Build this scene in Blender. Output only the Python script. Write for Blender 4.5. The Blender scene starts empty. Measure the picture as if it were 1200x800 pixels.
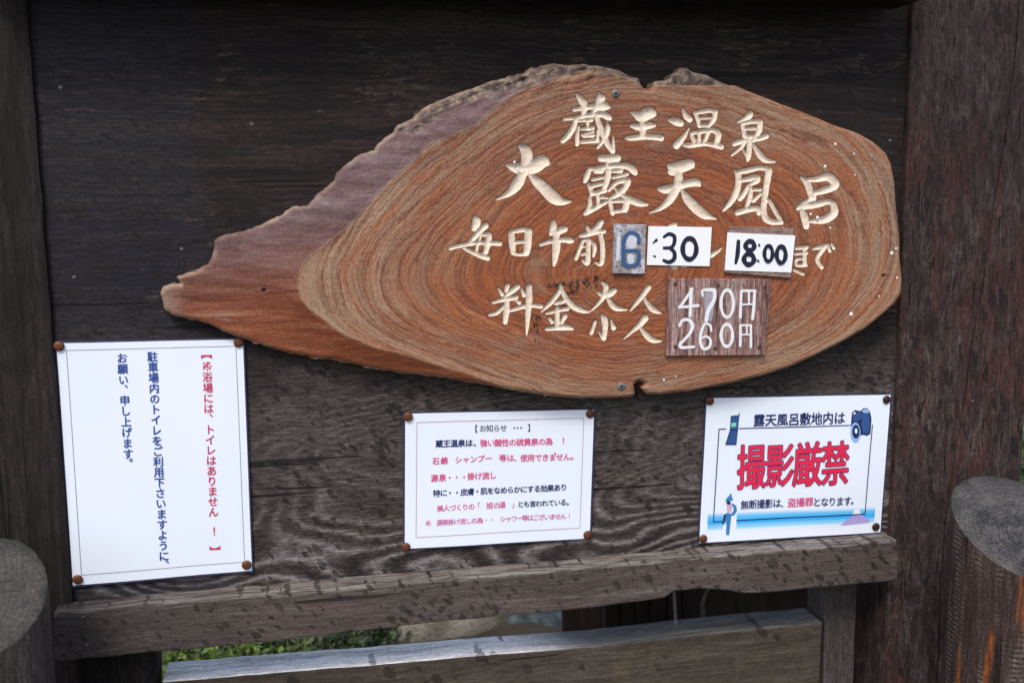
import bpy, bmesh, math, random
import numpy as np
from mathutils import Vector, Matrix, noise as mnoise
random.seed(7)
RNG = np.random.default_rng(7)
SC = bpy.context.scene
COL = SC.collection

# ------------------------------------------------------------------ camera
DIST, CAMZ, FPX = 1.26, 1.45, 1167.0
yw, pt, rl = [math.radians(a) for a in (11.95, 8.26, -0.526)]
_f = np.array([math.sin(yw)*math.cos(pt), math.cos(yw)*math.cos(pt), -math.sin(pt)])
_r = np.array([math.cos(yw), -math.sin(yw), 0.0])
_u = np.cross(_r, _f)
R2 = _r*math.cos(rl) + _u*math.sin(rl)
U2 = -_r*math.sin(rl) + _u*math.cos(rl)
CAM = np.array([0, -DIST, CAMZ])
cd = bpy.data.cameras.new('camera')
cam = bpy.data.objects.new('camera', cd)
COL.objects.link(cam)
cd.sensor_width = 36.0
cd.lens = 36.0*FPX/1200.0
cd.clip_start = 0.02
cd.clip_end = 500.0
cd.dof.use_dof = True
cd.dof.focus_distance = 1.33
cd.dof.aperture_fstop = 6.3
m = Matrix.Identity(4)
for i in range(3):
    m[i][0] = R2[i]; m[i][1] = U2[i]; m[i][2] = -_f[i]; m[i][3] = CAM[i]
cam.matrix_world = m
SC.camera = cam

# ------------------------------------------------------------------ light
SUN_EL, SUN_AZ = math.radians(52), math.radians(-28)   # azimuth measured from -Y towards +X
w = bpy.data.worlds.new("World"); SC.world = w; w.use_nodes = True
wn = w.node_tree
sky = wn.nodes.new('ShaderNodeTexSky')
sky.sky_type = 'NISHITA'; sky.sun_disc = False
sky.sun_elevation = SUN_EL; sky.air_density = 1.0; sky.dust_density = 3.0; sky.ozone_density = 1.0
sd = Vector((math.sin(SUN_AZ)*math.cos(SUN_EL), -math.cos(SUN_AZ)*math.cos(SUN_EL), math.sin(SUN_EL)))
sky.sun_rotation = math.atan2(sd.x, sd.y)
bg = wn.nodes['Background']; bg.inputs['Strength'].default_value = 0.12
wn.links.new(sky.outputs[0], bg.inputs[0])
sl = bpy.data.lights.new('sun', 'SUN'); sl.energy = 1.3; sl.angle = math.radians(14); sl.color = (1.0, 0.96, 0.9)
sun = bpy.data.objects.new('sun', sl); COL.objects.link(sun)
sun.rotation_euler = sd.to_track_quat('Z', 'Y').to_euler()
SC.view_settings.view_transform = 'Standard'
SC.view_settings.look = 'None'
SC.view_settings.gamma = 1.0
SC.view_settings.exposure = 0.74
SC.cycles.use_denoising = True
SC.cycles.denoising_prefilter = 'ACCURATE'

# ------------------------------------------------------------------ picture ray -> point on a real plane
def ray(px, py):
    return (px-600.0)*R2 - (py-400.0)*U2 + FPX*_f
def P(px, py, Y=0.0):
    d = ray(px, py); t = (Y+DIST)/d[1]
    return CAM + d*t
def G(px, py, z=0.0):
    d = ray(px, py); t = (z-CAMZ)/d[2]
    return CAM + d*t

# ------------------------------------------------------------------ node helpers
class NB:
    def __init__(s, name):
        s.m = bpy.data.materials.new(name); s.m.use_nodes = True
        s.t = s.m.node_tree; s.b = s.t.nodes['Principled BSDF']
        s.tc = None
    def n(s, typ, ins=None, **pr):
        nd = s.t.nodes.new(typ)
        for k, v in pr.items(): setattr(nd, k, v)
        for k, v in (ins or {}).items():
            if isinstance(v, bpy.types.NodeSocket): s.t.links.new(v, nd.inputs[k])
            else: nd.inputs[k].default_value = v
        return nd
    def obj(s):
        if not s.tc: s.tc = s.n('ShaderNodeTexCoord')
        return s.tc.outputs['Object']
    def math(s, op, a, b=0.0, c=0.0, clamp=False):
        return s.n('ShaderNodeMath', {0: a, 1: b, 2: c}, operation=op, use_clamp=clamp).outputs[0]
    def mapping(s, v, scale=(1, 1, 1), rot=(0, 0, 0), loc=(0, 0, 0)):
        return s.n('ShaderNodeMapping', {'Vector': v, 'Scale': scale, 'Rotation': rot, 'Location': loc}).outputs[0]
    def noise(s, v, scale=5, detail=4, rough=0.55, dist=0.0, out='Fac'):
        return s.n('ShaderNodeTexNoise', {'Vector': v, 'Scale': scale, 'Detail': detail, 'Roughness': rough, 'Distortion': dist}).outputs[out]
    def ramp(s, f, stops, interp='LINEAR'):
        nd = s.n('ShaderNodeValToRGB', {'Fac': f}); cr = nd.color_ramp; cr.interpolation = interp
        while len(cr.elements) < len(stops): cr.elements.new(0.5)
        for e, (p, c) in zip(cr.elements, stops):
            e.position = p; e.color = (*c, 1) if len(c) == 3 else c
        return nd.outputs[0]
    def step(s, f, a, b):
        return s.n('ShaderNodeMapRange', {'Value': f, 'From Min': a, 'From Max': b, 'To Min': 0.0, 'To Max': 1.0}, interpolation_type='SMOOTHSTEP').outputs[0]
    def mix(s, fac, a, b, mode='MIX'):
        nd = s.n('ShaderNodeMix', data_type='RGBA', blend_type=mode)
        for k, v in ((0, fac), (6, a), (7, b)):
            if isinstance(v, bpy.types.NodeSocket): s.t.links.new(v, nd.inputs[k])
            else: nd.inputs[k].default_value = (*v, 1) if isinstance(v, tuple) and len(v) == 3 else v
        return nd.outputs[2]
    def attr(s, name):
        return s.n('ShaderNodeAttribute', attribute_name=name).outputs['Fac']
    def sep(s, v):
        return s.n('ShaderNodeSeparateXYZ', {0: v}).outputs
    def comb(s, x, y, z):
        return s.n('ShaderNodeCombineXYZ', {0: x, 1: y, 2: z}).outputs[0]
    def bump(s, h, strength=0.4, dist=0.002, prev=None):
        ins = {'Height': h, 'Strength': strength, 'Distance': dist}
        if prev is not None: ins['Normal'] = prev
        return s.n('ShaderNodeBump', ins).outputs[0]
    def done(s, color, rough=0.7, normal=None, **kw):
        for k, v in (('Base Color', color), ('Roughness', rough)):
            if isinstance(v, bpy.types.NodeSocket): s.t.links.new(v, s.b.inputs[k])
            else: s.b.inputs[k].default_value = (*v, 1) if isinstance(v, tuple) else v
        if normal is not None: s.t.links.new(normal, s.b.inputs['Normal'])
        for k, v in kw.items():
            k = k.replace('_', ' ')
            if isinstance(v, bpy.types.NodeSocket): s.t.links.new(v, s.b.inputs[k])
            else: s.b.inputs[k].default_value = v
        return s.m

def srgb(r, g, b):
    f = lambda c: (c/255/12.92) if c/255 <= 0.04045 else ((c/255+0.055)/1.055)**2.4
    return (f(r), f(g), f(b))

def micro(nb, v, c, along, across, axis, lo=0.45, hi=1.75):
    sc = {'X': (along, across, across), 'Z': (across, across, along), 'Y': (across, along, across)}[axis]
    a = nb.noise(nb.mapping(v, scale=sc), 1.0, 3, 0.75)
    b = nb.noise(nb.mapping(v, scale=(1, 1, 1)), across*0.55, 3, 0.7)
    f = nb.math('ADD', nb.math('MULTIPLY', a, 0.65), nb.math('MULTIPLY', b, 0.35))
    k = nb.n('ShaderNodeMapRange', {'Value': f, 'From Min': 0.36, 'From Max': 0.64, 'To Min': lo, 'To Max': hi}).outputs[0]
    return nb.n('ShaderNodeVectorMath', {0: c, 3: k}, operation='SCALE').outputs[0], f

def splash(nb, v, ang, scale, dens, lo=0.16, stretch=2.6):
    """rain splash spots: slanted elongated cells, each its own size"""
    q = nb.mapping(nb.mapping(v, rot=(0, ang, 0)), scale=(1, 0.2, stretch))
    wob = nb.noise(v, 90, 3, 0.6, out='Color')
    q = nb.n('ShaderNodeVectorMath', {0: q, 1: nb.n('ShaderNodeVectorMath', {0: wob, 3: 0.014}, operation='SCALE').outputs[0]}, operation='ADD').outputs[0]
    vo = nb.n('ShaderNodeTexVoronoi', {'Vector': q, 'Scale': scale, 'Randomness': 1.0})
    rnd = nb.sep(vo.outputs['Color'])[0]
    patch = nb.noise(v, 9, 2, 0.5)
    rnd = nb.math('ADD', rnd, nb.math('MULTIPLY', nb.math('SUBTRACT', patch, 0.5), 0.9))
    thr = nb.math('MULTIPLY', nb.math('SUBTRACT', rnd, 1.0-dens), 1.0/dens*0.46, clamp=True)
    d = nb.math('SUBTRACT', nb.math('MINIMUM', thr, 0.46), vo.outputs['Distance'])
    return nb.math('MULTIPLY', nb.step(d, -0.01, 0.07), nb.math('ADD', 0.62, nb.math('MULTIPLY', nb.sep(vo.outputs['Color'])[1], 0.38)))

def timber(name, cols, axis='X', seed=0.0, along=2.2, across=38, spots=None, spotcol=(0.012, 0.010, 0.010), mic=(0.45, 1.75),
           bumpk=0.5, rough=0.78, streak=0.35, blotch=6.0, weather=None):
    nb = NB(name)
    v = nb.mapping(nb.obj(), loc=(seed, seed*0.7, seed*1.3))
    sc = {'X': (along, across, across), 'Z': (across, across, along), 'Y': (across, along, across)}[axis]
    warp = nb.noise(v, 5, 3, 0.5, out='Color')
    vw = nb.n('ShaderNodeVectorMath', {0: v, 1: nb.n('ShaderNodeVectorMath', {0: warp, 3: 0.035}, operation='SCALE').outputs[0]}, operation='ADD').outputs[0]
    g1 = nb.noise(nb.mapping(vw, scale=sc), 1.0, 6, 0.65)
    g2 = nb.noise(nb.mapping(vw, scale=tuple(a*4.5 for a in sc)), 1.0, 3, 0.6)
    bl = nb.noise(v, blotch, 4, 0.6)
    g3 = nb.noise(nb.mapping(v, scale=tuple(a*9 if a == across else a*3.0 for a in sc)), 1.0, 6, 0.78)
    f = nb.math('ADD', nb.math('MULTIPLY', g1, 0.55), nb.math('ADD', nb.math('MULTIPLY', g2, streak), nb.math('MULTIPLY', bl, 0.35)))
    f = nb.math('SUBTRACT', f, (streak+0.35-0.45)*0.5)
    f = nb.math('ADD', f, nb.math('MULTIPLY', nb.math('SUBTRACT', g3, 0.5), 0.42))
    c = nb.ramp(f, cols)
    if weather: c = weather(nb, v, c, g1, g2, bl)
    c, mf = micro(nb, v, c, 60, 420, axis, *mic)
    chk = nb.step(nb.noise(nb.mapping(v, scale=tuple(a*1.6 if a == across else a*0.8 for a in sc), loc=(9, 4, 2)), 1.0, 2, 0.5), 0.665, 0.69)
    c = nb.mix(nb.math('MULTIPLY', chk, 0.75), c, tuple(x*0.35 for x in cols[0][1]))
    h = nb.math('ADD', nb.math('MULTIPLY', g1, 0.5), nb.math('ADD', nb.math('MULTIPLY', g2, 0.3), nb.math('ADD', nb.math('MULTIPLY', g3, 0.30), nb.math('MULTIPLY', mf, 0.25))))
    h = nb.math('SUBTRACT', h, nb.math('MULTIPLY', chk, 0.5))
    if spots:
        for sp in spots:
            s_ = splash(nb, v, *sp)
            c = nb.mix(nb.math('MULTIPLY', s_, 0.84), c, spotcol)
    return nb.done(c, rough, nb.bump(h, bumpk, 0.003), Specular_IOR_Level=0.22)

def plain(name, col, rough=0.5, metal=0.0, noisy=0.0, scale=80, **kw):
    nb = NB(name)
    if noisy:
        f = nb.noise(nb.obj(), scale, 4, 0.6)
        c = nb.mix(f, tuple(x*(1-noisy) for x in col), tuple(min(1, x*(1+noisy)) for x in col))
        return nb.done(c, rough, nb.bump(f, 0.2, 0.0005), Metallic=metal, **kw)
    return nb.done(col, rough, Metallic=metal, **kw)

# ------------------------------------------------------------------ object helpers
def link(name, me, mat=None, parent=None, smooth=False):
    o = bpy.data.objects.new(name, me); COL.objects.link(o)
    if mat and not me.materials: me.materials.append(mat)
    if parent is not None: o.parent = parent
    if smooth:
        me.polygons.foreach_set('use_smooth', [True]*len(me.polygons))
    return o
def thing(name, loc, label, cat, group=None):
    o = bpy.data.objects.new(name, None); COL.objects.link(o); o.empty_display_size = 0.1
    o.location = loc; o['label'] = label; o['category'] = cat
    if group: o['group'] = group
    return o
def base(parent):
    return Vector(parent.location) if parent is not None else Vector((0, 0, 0))
def mesh(name, verts, faces, origin=(0, 0, 0)):
    me = bpy.data.meshes.new(name)
    o = Vector(origin)
    me.from_pydata([tuple(Vector(v)-o) for v in verts], [], faces); me.update()
    return me
def prism(name, outline, y0, y1, mat, parent, bevel=0.0, jag=0.0, seg=2, sub=0.0):
    """outline: (px,py) corners read on the plane Y=y0; a solid from y0 back to y1"""
    pts = [P(a, b, y0) for a, b in outline]
    return prism_w(name, [(p[0], p[2]) for p in pts], y0, y1, mat, parent, bevel, jag, seg, sub)
def prism_w(name, xz, y0, y1, mat, parent, bevel=0.0, jag=0.0, seg=2, sub=0.0):
    if sub:
        out = []
        for i in range(len(xz)):
            a, b = np.array(xz[i]), np.array(xz[(i+1) % len(xz)])
            k = max(1, int(np.hypot(*(b-a))/sub))
            for j in range(k): out.append(a+(b-a)*j/k)
        n = np.array(out)
        if jag:
            for i, p in enumerate(out):
                n[i, 0] += jag*mnoise.noise(Vector((p[0]*30, p[1]*30, 1.0)))*0.7
                n[i, 1] += jag*(mnoise.noise(Vector((p[0]*22, p[1]*22, 5.0)))+0.5*mnoise.noise(Vector((p[0]*90, p[1]*90, 9.0))))
        xz = [tuple(p) for p in n]
    bm = bmesh.new(); o = base(parent)
    fr = [bm.verts.new(Vector((x, y0, z))-o) for x, z in xz]
    bk = [bm.verts.new(Vector((x, y1, z))-o) for x, z in xz]
    ff = bm.faces.new(fr); bm.faces.new(bk[::-1])
    n = len(xz)
    for i in range(n): bm.faces.new((fr[i], bk[i], bk[(i+1) % n], fr[(i+1) % n]))
    bmesh.ops.recalc_face_normals(bm, faces=bm.faces)
    if bevel:
        ed = [e for e in bm.edges if e.verts[0] in fr and e.verts[1] in fr]
        if n <= 8: ed = list(bm.edges)
        bmesh.ops.bevel(bm, geom=ed, offset=bevel, segments=seg, affect='EDGES', profile=0.6)
    me = bpy.data.meshes.new(name); bm.to_mesh(me); bm.free()
    return link(name, me, mat, parent)
def box(name, a, b, mat, parent, bevel=0.002):
    return prism_w(name, [(a[0], a[2]), (b[0], a[2]), (b[0], b[2]), (a[0], b[2])], a[1], b[1], mat, parent, bevel)

# stroke ribbons with round ends, used for painted digits and drawings
STEP = 0.00004
def ribbons(name, strokes, y, mat, parent, cyc=None):
    """strokes: lists of (px,py,r_px); each laid a hair above the previous"""
    V, F = [], []; o = base(parent)
    for k, st in enumerate(strokes):
        pts = []
        for a, b, r in st:
            p = P(a, b, y); q = P(a+1, b, y); pts.append((p[0], p[2], r*np.hypot(q[0]-p[0], q[2]-p[2])))
        pts = smooth_path(pts, 4)
        yy = y-STEP*(k % 12)
        L, Rr = [], []
        for i, (x, z, r) in enumerate(pts):
            a = pts[max(0, i-1)]; b = pts[min(len(pts)-1, i+1)]
            d = np.array([b[0]-a[0], b[1]-a[1]]); d /= max(1e-9, np.hypot(*d)); nn = np.array([-d[1], d[0]])
            L.append((x+nn[0]*r, z+nn[1]*r)); Rr.append((x-nn[0]*r, z-nn[1]*r))
        def cap(i, sgn):
            x, z, r = pts[i]; a = pts[min(i+1, len(pts)-1)] if i == 0 else pts[i-1]
            d = np.array([x-a[0], z-a[1]]); d /= max(1e-9, np.hypot(*d)); th = math.atan2(d[1], d[0])
            return [(x+r*math.cos(th+t), z+r*math.sin(th+t)) for t in (math.pi/2*0.66, math.pi/2*0.33, 0, -math.pi/2*0.33, -math.pi/2*0.66)]
        b0 = len(V)
        for (x1, z1), (x2, z2) in zip(L, Rr):
            V.append((x1-o.x, yy-o.y-1.5e-6*len(V), z1-o.z)); V.append((x2-o.x, yy-o.y-1.5e-6*(len(V)-1), z2-o.z))
        for i in range(len(pts)-1):
            F.append((b0+2*i, b0+2*i+1, b0+2*i+3, b0+2*i+2))
        c0 = len(V)
        for (x, z) in cap(0, 1): V.append((x-o.x, yy-o.y, z-o.z))
        F.append([b0+1]+list(range(c0, c0+5))+[b0])
        c1 = len(V); e = b0+2*(len(pts)-1)
        e_ = b0+2*(len(pts)-1)
        for (x, z) in cap(len(pts)-1, 1): V.append((x-o.x, yy-o.y-1.5e-6*e_, z-o.z))
        F.append([e]+list(range(c1, c1+5))+[e+1])
    me = bpy.data.meshes.new(name); me.from_pydata(V, [], F); me.update()
    return link(name, me, mat, parent)
def smooth_path(pts, k):
    if len(pts) < 3: return pts
    P_ = [np.array(p) for p in pts]; out = []
    P_ = [2*P_[0]-P_[1]]+P_+[2*P_[-1]-P_[-2]]
    for i in range(1, len(P_)-2):
        for j in range(k):
            t = j/k; a, b, c, d = P_[i-1:i+3]
            q = 0.5*((2*b)+(-a+c)*t+(2*a-5*b+4*c-d)*t*t+(-a+3*b-3*c+d)*t**3)
            q[2] = max(q[2], min(b[2], c[2])*0.9); out.append(tuple(q))
    out.append(tuple(P_[-2])); return out
def poly_flat(name, pts, y, mat, parent):
    o = base(parent); v = [P(a, b, y) for a, b in pts]
    me = mesh(name, v, [list(range(len(v)))], o)
    return link(name, me, mat, parent)

# glyphs: from Blender's own built-in font
_g = {}
def glyph(ch, off):
    if (ch, off) in _g: return _g[(ch, off)]
    cu = bpy.data.curves.new('glyph', 'FONT'); cu.body = ch; cu.size = 1.0; cu.offset = off
    cu.resolution_u = 2; cu.dimensions = '2D'; cu.fill_mode = 'FRONT'
    ob = bpy.data.objects.new('glyph', cu); COL.objects.link(ob)
    dg = bpy.context.evaluated_depsgraph_get()
    me = bpy.data.meshes.new_from_object(ob.evaluated_get(dg))
    n = len(me.vertices); co = np.zeros(n*3); me.vertices.foreach_get('co', co); co = co.reshape(-1, 3)[:, :2]
    fs = [tuple(p.vertices) for p in me.polygons]
    bpy.data.objects.remove(ob); bpy.data.curves.remove(cu); bpy.data.meshes.remove(me)
    _g[(ch, off)] = (co, fs); return co, fs
_ref = glyph('国', 0.0)[0]
def kome(x, y, w_): return [('十', x, y, w_, w_, math.pi/4)]+[('・', x+dx*w_*0.33, y+dy*w_*0.33, w_*0.75, w_*0.75) for dx, dy in ((1, 0), (-1, 0), (0, 1), (0, -1))]
EM_C = (_ref.min(0)+_ref.max(0))/2
EM = (_ref.max(0)-_ref.min(0)).max()/0.9
SELF = '、。！【】「」・…※'
def text_mesh(name, items, mat, parent, y, wave=None, off=0.0, rotup=0.0, shear=0.0):
    """items: (char, px, py, w_px, h_px[, rot]) centred at the pixel's place on the plane Y=y"""
    V, F = [], []; o = base(parent)
    for it in items:
        ch, px, py, wp, hp = it[:5]; rot = it[5] if len(it) > 5 else 0.0
        if ch in '　 ': continue
        co, fs = glyph(ch, 0.0)
        if len(co) == 0: continue
        c = (co.min(0)+co.max(0))/2 if ch in SELF else EM_C
        q = (co-c)/EM
        if rot: q = q@np.array([[math.cos(rot), math.sin(rot)], [-math.sin(rot), math.cos(rot)]])
        p = P(px, py, y); dx = P(px+1, py, y)-p; dz = P(px, py-1, y)-p
        wv = wp*np.linalg.norm(dx); hv = hp*np.linalg.norm(dz)
        a = rotup; ex = np.array([math.cos(a), math.sin(a)]); ez = np.array([-math.sin(a)+shear, math.cos(a)])
        nd = 0 if off <= 0 else (4 if off < 0.0152 else 10)
        sh_ = [(0.0, 0.0)]+[(off*math.cos(2*math.pi*(k+0.5)/nd), off*math.sin(2*math.pi*(k+0.5)/nd)) for k in range(nd)]
        for lay, (sx, sz) in enumerate(sh_):
            xz = np.array([p[0], p[2]])+(q[:, :1]+sx)*wv*ex+(q[:, 1:]+sz*wv/hv)*hv*ez
            b0 = len(V)
            for x, z in xz:
                yy = y-(wave(x, z) if wave else 0.0)-0.000012*lay
                V.append((x-o.x, yy-o.y, z-o.z))
            F += [tuple(b0+i for i in f) for f in fs]
    me = bpy.data.meshes.new(name); me.from_pydata(V, [], F); me.update()
    return link(name, me, mat, parent)
def line_items(s, p0, p1, w_, h_):
    n = len(s); return [(c, p0[0]+(p1[0]-p0[0])*i/max(1, n-1), p0[1]+(p1[1]-p0[1])*i/max(1, n-1), w_, h_) for i, c in enumerate(s)]

# ================================================================== the setting
def ground():
    xs = np.concatenate([[-60, -20, -8, -4], np.linspace(-2.5, 3.5, 90), [5, 9, 20, 60]])
    ys = np.concatenate([[-60, -20, -8, -4, -2], np.linspace(-1.2, 3.2, 70), [4, 6, 12, 30, 90]])
    V = []; F = []
    for y in ys:
        for x in xs:
            t = min(1, max(0, (y-0.30)/0.35)); t = t*t*(3-2*t)
            z = 0.33*t+0.02*mnoise.noise(Vector((x*2, y*2, 0)))+0.008*mnoise.noise(Vector((x*11, y*11, 3)))
            V.append((x, y, z))
    n = len(xs)
    for j in range(len(ys)-1):
        for i in range(n-1): F.append((j*n+i, j*n+i+1, (j+1)*n+i+1, (j+1)*n+i))
    nb = NB('earth'); v = nb.obj()
    f = nb.noise(v, 9, 8, 0.65); f2 = nb.noise(v, 70, 4, 0.7)
    c = nb.ramp(nb.math('ADD', nb.math('MULTIPLY', f, 0.6), nb.math('MULTIPLY', f2, 0.4)), [(0.3, (0.025, 0.02, 0.015)), (0.5, (0.06, 0.05, 0.035)), (0.72, (0.14, 0.12, 0.09))])
    mt = nb.done(c, 0.95, nb.bump(f2, 0.8, 0.02))
    me = mesh('ground', V, F); o = link('ground', me, mt, None, True); o['kind'] = 'structure'
ground()

# ------------------------------------------------------------------ the notice board and its timber frame
board = thing('notice_board', (0.27, 0, 0), 'dark weathered timber notice board framed by two thick posts', 'notice board')

def w_panel(nb, v, c, g1, g2, bl):
    # washed and greyed towards the foot, dark stain kept above
    z = nb.sep(nb.obj())[2]; x = nb.sep(nb.obj())[0]
    h = nb.math('ADD', z, nb.math('MULTIPLY', nb.math('SUBTRACT', nb.noise(nb.mapping(v, scale=(1, 1, 2)), 3.5, 5, 0.6), 0.5), 0.32))
    wf = nb.math('SUBTRACT', 1.0, nb.step(h, 1.10, 1.36))
    # cathedral grain: contour lines of a stretched field, as in rotary cut veneer
    fld = nb.noise(nb.mapping(v, scale=(2.0, 1, 5.0)), 1.0, 2, 0.4)
    fld = nb.math('ADD', nb.math('MULTIPLY', fld, 105.0), nb.math('MULTIPLY', z, 60.0))
    fld = nb.math('ADD', fld, nb.math('MULTIPLY', nb.noise(v, 34, 4, 0.65), 1.6))
    wv = nb.math('POWER', nb.math('MULTIPLY', nb.math('ADD', nb.math('SINE', nb.math('MULTIPLY', fld, 2.2)), 1.0), 0.5), 1.8)
    wmask = nb.math('ADD', 0.25, nb.math('MULTIPLY', nb.math('SUBTRACT', 1.0, nb.step(z, 0.96, 1.10)), 0.9))
    wv = nb.math('MULTIPLY', nb.math('SUBTRACT', wv, 0.4), nb.math('MULTIPLY', wmask, 0.20))
    fib = nb.noise(nb.mapping(v, scale=(30, 1, 620)), 1.0, 8, 0.8)
    fl2 = nb.noise(nb.mapping(v, scale=(70, 1, 330), rot=(0, 0.25, 0)), 1.0, 5, 0.75)
    pt_ = nb.noise(v, 11, 6, 0.75)
    grey = nb.ramp(nb.math('ADD', wv, nb.math('ADD', nb.math('MULTIPLY', fl2, 0.34), nb.math('ADD', nb.math('MULTIPLY', fib, 0.42), nb.math('MULTIPLY', pt_, 0.24)))),
                   [(0.36, (0.013, 0.010, 0.0092)), (0.46, (0.038, 0.031, 0.029)), (0.54, (0.075, 0.063, 0.059)), (0.62, (0.135, 0.120, 0.117)), (0.74, (0.24, 0.225, 0.23))])
    c = nb.mix(wf, c, grey)
    blue = nb.step(nb.math('ADD', x, nb.math('MULTIPLY', bl, 0.06)), -0.33, -0.38)
    c = nb.mix(nb.math('MULTIPLY', blue, 0.45), c, (0.014, 0.016, 0.026))
    # pale scuffs where stain has worn through, upper left
    sc_ = nb.math('MULTIPLY', nb.step(nb.noise(nb.mapping(v, scale=(1, 1, 1.6)), 8.5, 5, 0.7), 0.53, 0.66), nb.step(nb.noise(nb.mapping(v, scale=(30, 1, 220)), 1.0, 3, 0.6), 0.5, 0.68))
    c = nb.mix(nb.math('MULTIPLY', sc_, 0.55), c, (0.12, 0.085, 0.062))
    pin = nb.step(nb.noise(nb.mapping(v, scale=(60, 1, 300)), 1.0, 2, 0.5), 0.74, 0.8)
    return nb.mix(nb.math('MULTIPLY', pin, 0.6), c, (0.16, 0.14, 0.13))
M_PANEL = timber('stained plywood', [(0.36, (0.0065, 0.0048, 0.0052)), (0.5, (0.0145, 0.0105, 0.0105)), (0.62, (0.030, 0.021, 0.018))], 'X', 1.3, 2.0, 55,
                 spots=[(math.radians(-50), 44, 0.55, 0, 2.0), (math.radians(-40), 62, 0.45, 0, 2.0)], bumpk=0.6, weather=None if 0 else w_panel)
def w_lip(nb, v, c, g1, g2, bl):
    fl = nb.step(nb.noise(nb.mapping(v, scale=(5, 60, 110)), 1.0, 4, 0.7), 0.56, 0.72)
    c = nb.mix(nb.math('MULTIPLY', fl, 0.45), c, (0.20, 0.185, 0.175))
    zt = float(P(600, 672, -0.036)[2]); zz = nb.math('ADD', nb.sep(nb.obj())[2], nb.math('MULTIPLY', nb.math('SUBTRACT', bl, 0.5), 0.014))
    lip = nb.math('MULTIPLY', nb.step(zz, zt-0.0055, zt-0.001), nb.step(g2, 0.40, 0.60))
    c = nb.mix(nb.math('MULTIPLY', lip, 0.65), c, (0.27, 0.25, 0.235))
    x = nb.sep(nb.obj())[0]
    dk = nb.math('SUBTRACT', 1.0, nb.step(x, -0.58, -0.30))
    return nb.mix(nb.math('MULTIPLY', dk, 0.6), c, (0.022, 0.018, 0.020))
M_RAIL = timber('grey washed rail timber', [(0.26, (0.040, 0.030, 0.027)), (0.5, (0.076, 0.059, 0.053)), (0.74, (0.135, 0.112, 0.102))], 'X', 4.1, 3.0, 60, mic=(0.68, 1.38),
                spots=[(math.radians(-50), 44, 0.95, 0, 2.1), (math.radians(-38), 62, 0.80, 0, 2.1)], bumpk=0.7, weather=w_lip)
M_POSTL = timber('dark brown post timber', [(0.34, (0.0055, 0.004, 0.004)), (0.5, (0.0115, 0.0085, 0.0083)), (0.70, (0.027, 0.021, 0.0195))], 'Z', 7.7, 2.0, 45,
                 bumpk=0.7)
def w_red(nb, v, c, g1, g2, bl):
    f = nb.noise(nb.mapping(v, scale=(3.0, 3.0, 0.8)), 9, 6, 0.72)
    c = nb.mix(nb.math('MULTIPLY', nb.step(f, 0.49, 0.62), 0.50), c, nb.mix(g2, (0.030, 0.009, 0.007), (0.105, 0.040, 0.030)))
    g = nb.noise(nb.mapping(v, scale=(5, 5, 1.8), loc=(3, 1, 9)), 14, 6, 0.75)
    c = nb.mix(nb.math('MULTIPLY', nb.step(g, 0.55, 0.72), 0.6), c, (0.095, 0.083, 0.083))
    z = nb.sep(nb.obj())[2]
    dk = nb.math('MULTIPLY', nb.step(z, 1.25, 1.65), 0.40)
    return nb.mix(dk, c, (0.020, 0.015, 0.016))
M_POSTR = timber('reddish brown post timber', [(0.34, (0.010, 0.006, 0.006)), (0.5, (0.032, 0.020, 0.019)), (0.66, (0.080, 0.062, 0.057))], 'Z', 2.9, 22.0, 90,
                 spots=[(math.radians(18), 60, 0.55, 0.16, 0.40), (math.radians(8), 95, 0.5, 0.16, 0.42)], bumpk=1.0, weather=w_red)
M_BEAM = timber('black header timber', [(0.3, (0.006, 0.005, 0.005)), (0.7, (0.016, 0.013, 0.012))], 'X', 3.3)
def w_white(nb, v, c, g1, g2, bl):
    # bleached silver top, stained brown front
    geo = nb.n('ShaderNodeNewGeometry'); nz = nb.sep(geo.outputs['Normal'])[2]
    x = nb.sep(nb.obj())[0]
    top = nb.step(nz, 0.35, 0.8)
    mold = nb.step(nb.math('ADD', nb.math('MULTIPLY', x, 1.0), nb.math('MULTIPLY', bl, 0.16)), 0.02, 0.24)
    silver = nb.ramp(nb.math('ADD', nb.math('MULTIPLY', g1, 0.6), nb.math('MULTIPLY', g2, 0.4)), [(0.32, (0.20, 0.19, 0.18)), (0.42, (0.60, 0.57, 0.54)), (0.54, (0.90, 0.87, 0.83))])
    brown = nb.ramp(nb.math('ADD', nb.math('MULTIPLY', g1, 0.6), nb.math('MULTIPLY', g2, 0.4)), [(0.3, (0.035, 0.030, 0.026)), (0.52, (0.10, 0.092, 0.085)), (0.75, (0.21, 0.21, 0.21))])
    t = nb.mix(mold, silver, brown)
    kn = nb.step(nb.noise(nb.mapping(v, scale=(3, 3, 3)), 5, 4, 0.7), 0.68, 0.73)
    t = nb.mix(nb.math('MULTIPLY', kn, 0.7), t, (0.05, 0.045, 0.05))
    gr = nb.step(nb.noise(nb.mapping(v, loc=(5, 2, 1)), 11, 4, 0.7), 0.55, 0.7)
    c = nb.mix(nb.math('MULTIPLY', gr, 0.4), c, (0.12, 0.092, 0.055))
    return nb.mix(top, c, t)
M_LOW = timber('weathered lower beam timber', [(0.28, (0.028, 0.022, 0.016)), (0.5, (0.058, 0.047, 0.036)), (0.78, (0.11, 0.095, 0.078))], 'X', 8.8, 3.0, 42, mic=(0.66, 1.38),
               spots=[(math.radians(-45), 34, 0.5, 0, 1.8)], bumpk=0.8, weather=w_white)
M_BAT = timber('grey batten timber', [(0.3, (0.030, 0.026, 0.026)), (0.55, (0.056, 0.048, 0.047)), (0.8, (0.10, 0.088, 0.085))], 'Z', 5.5, 2.5, 60, bumpk=0.5)
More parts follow.
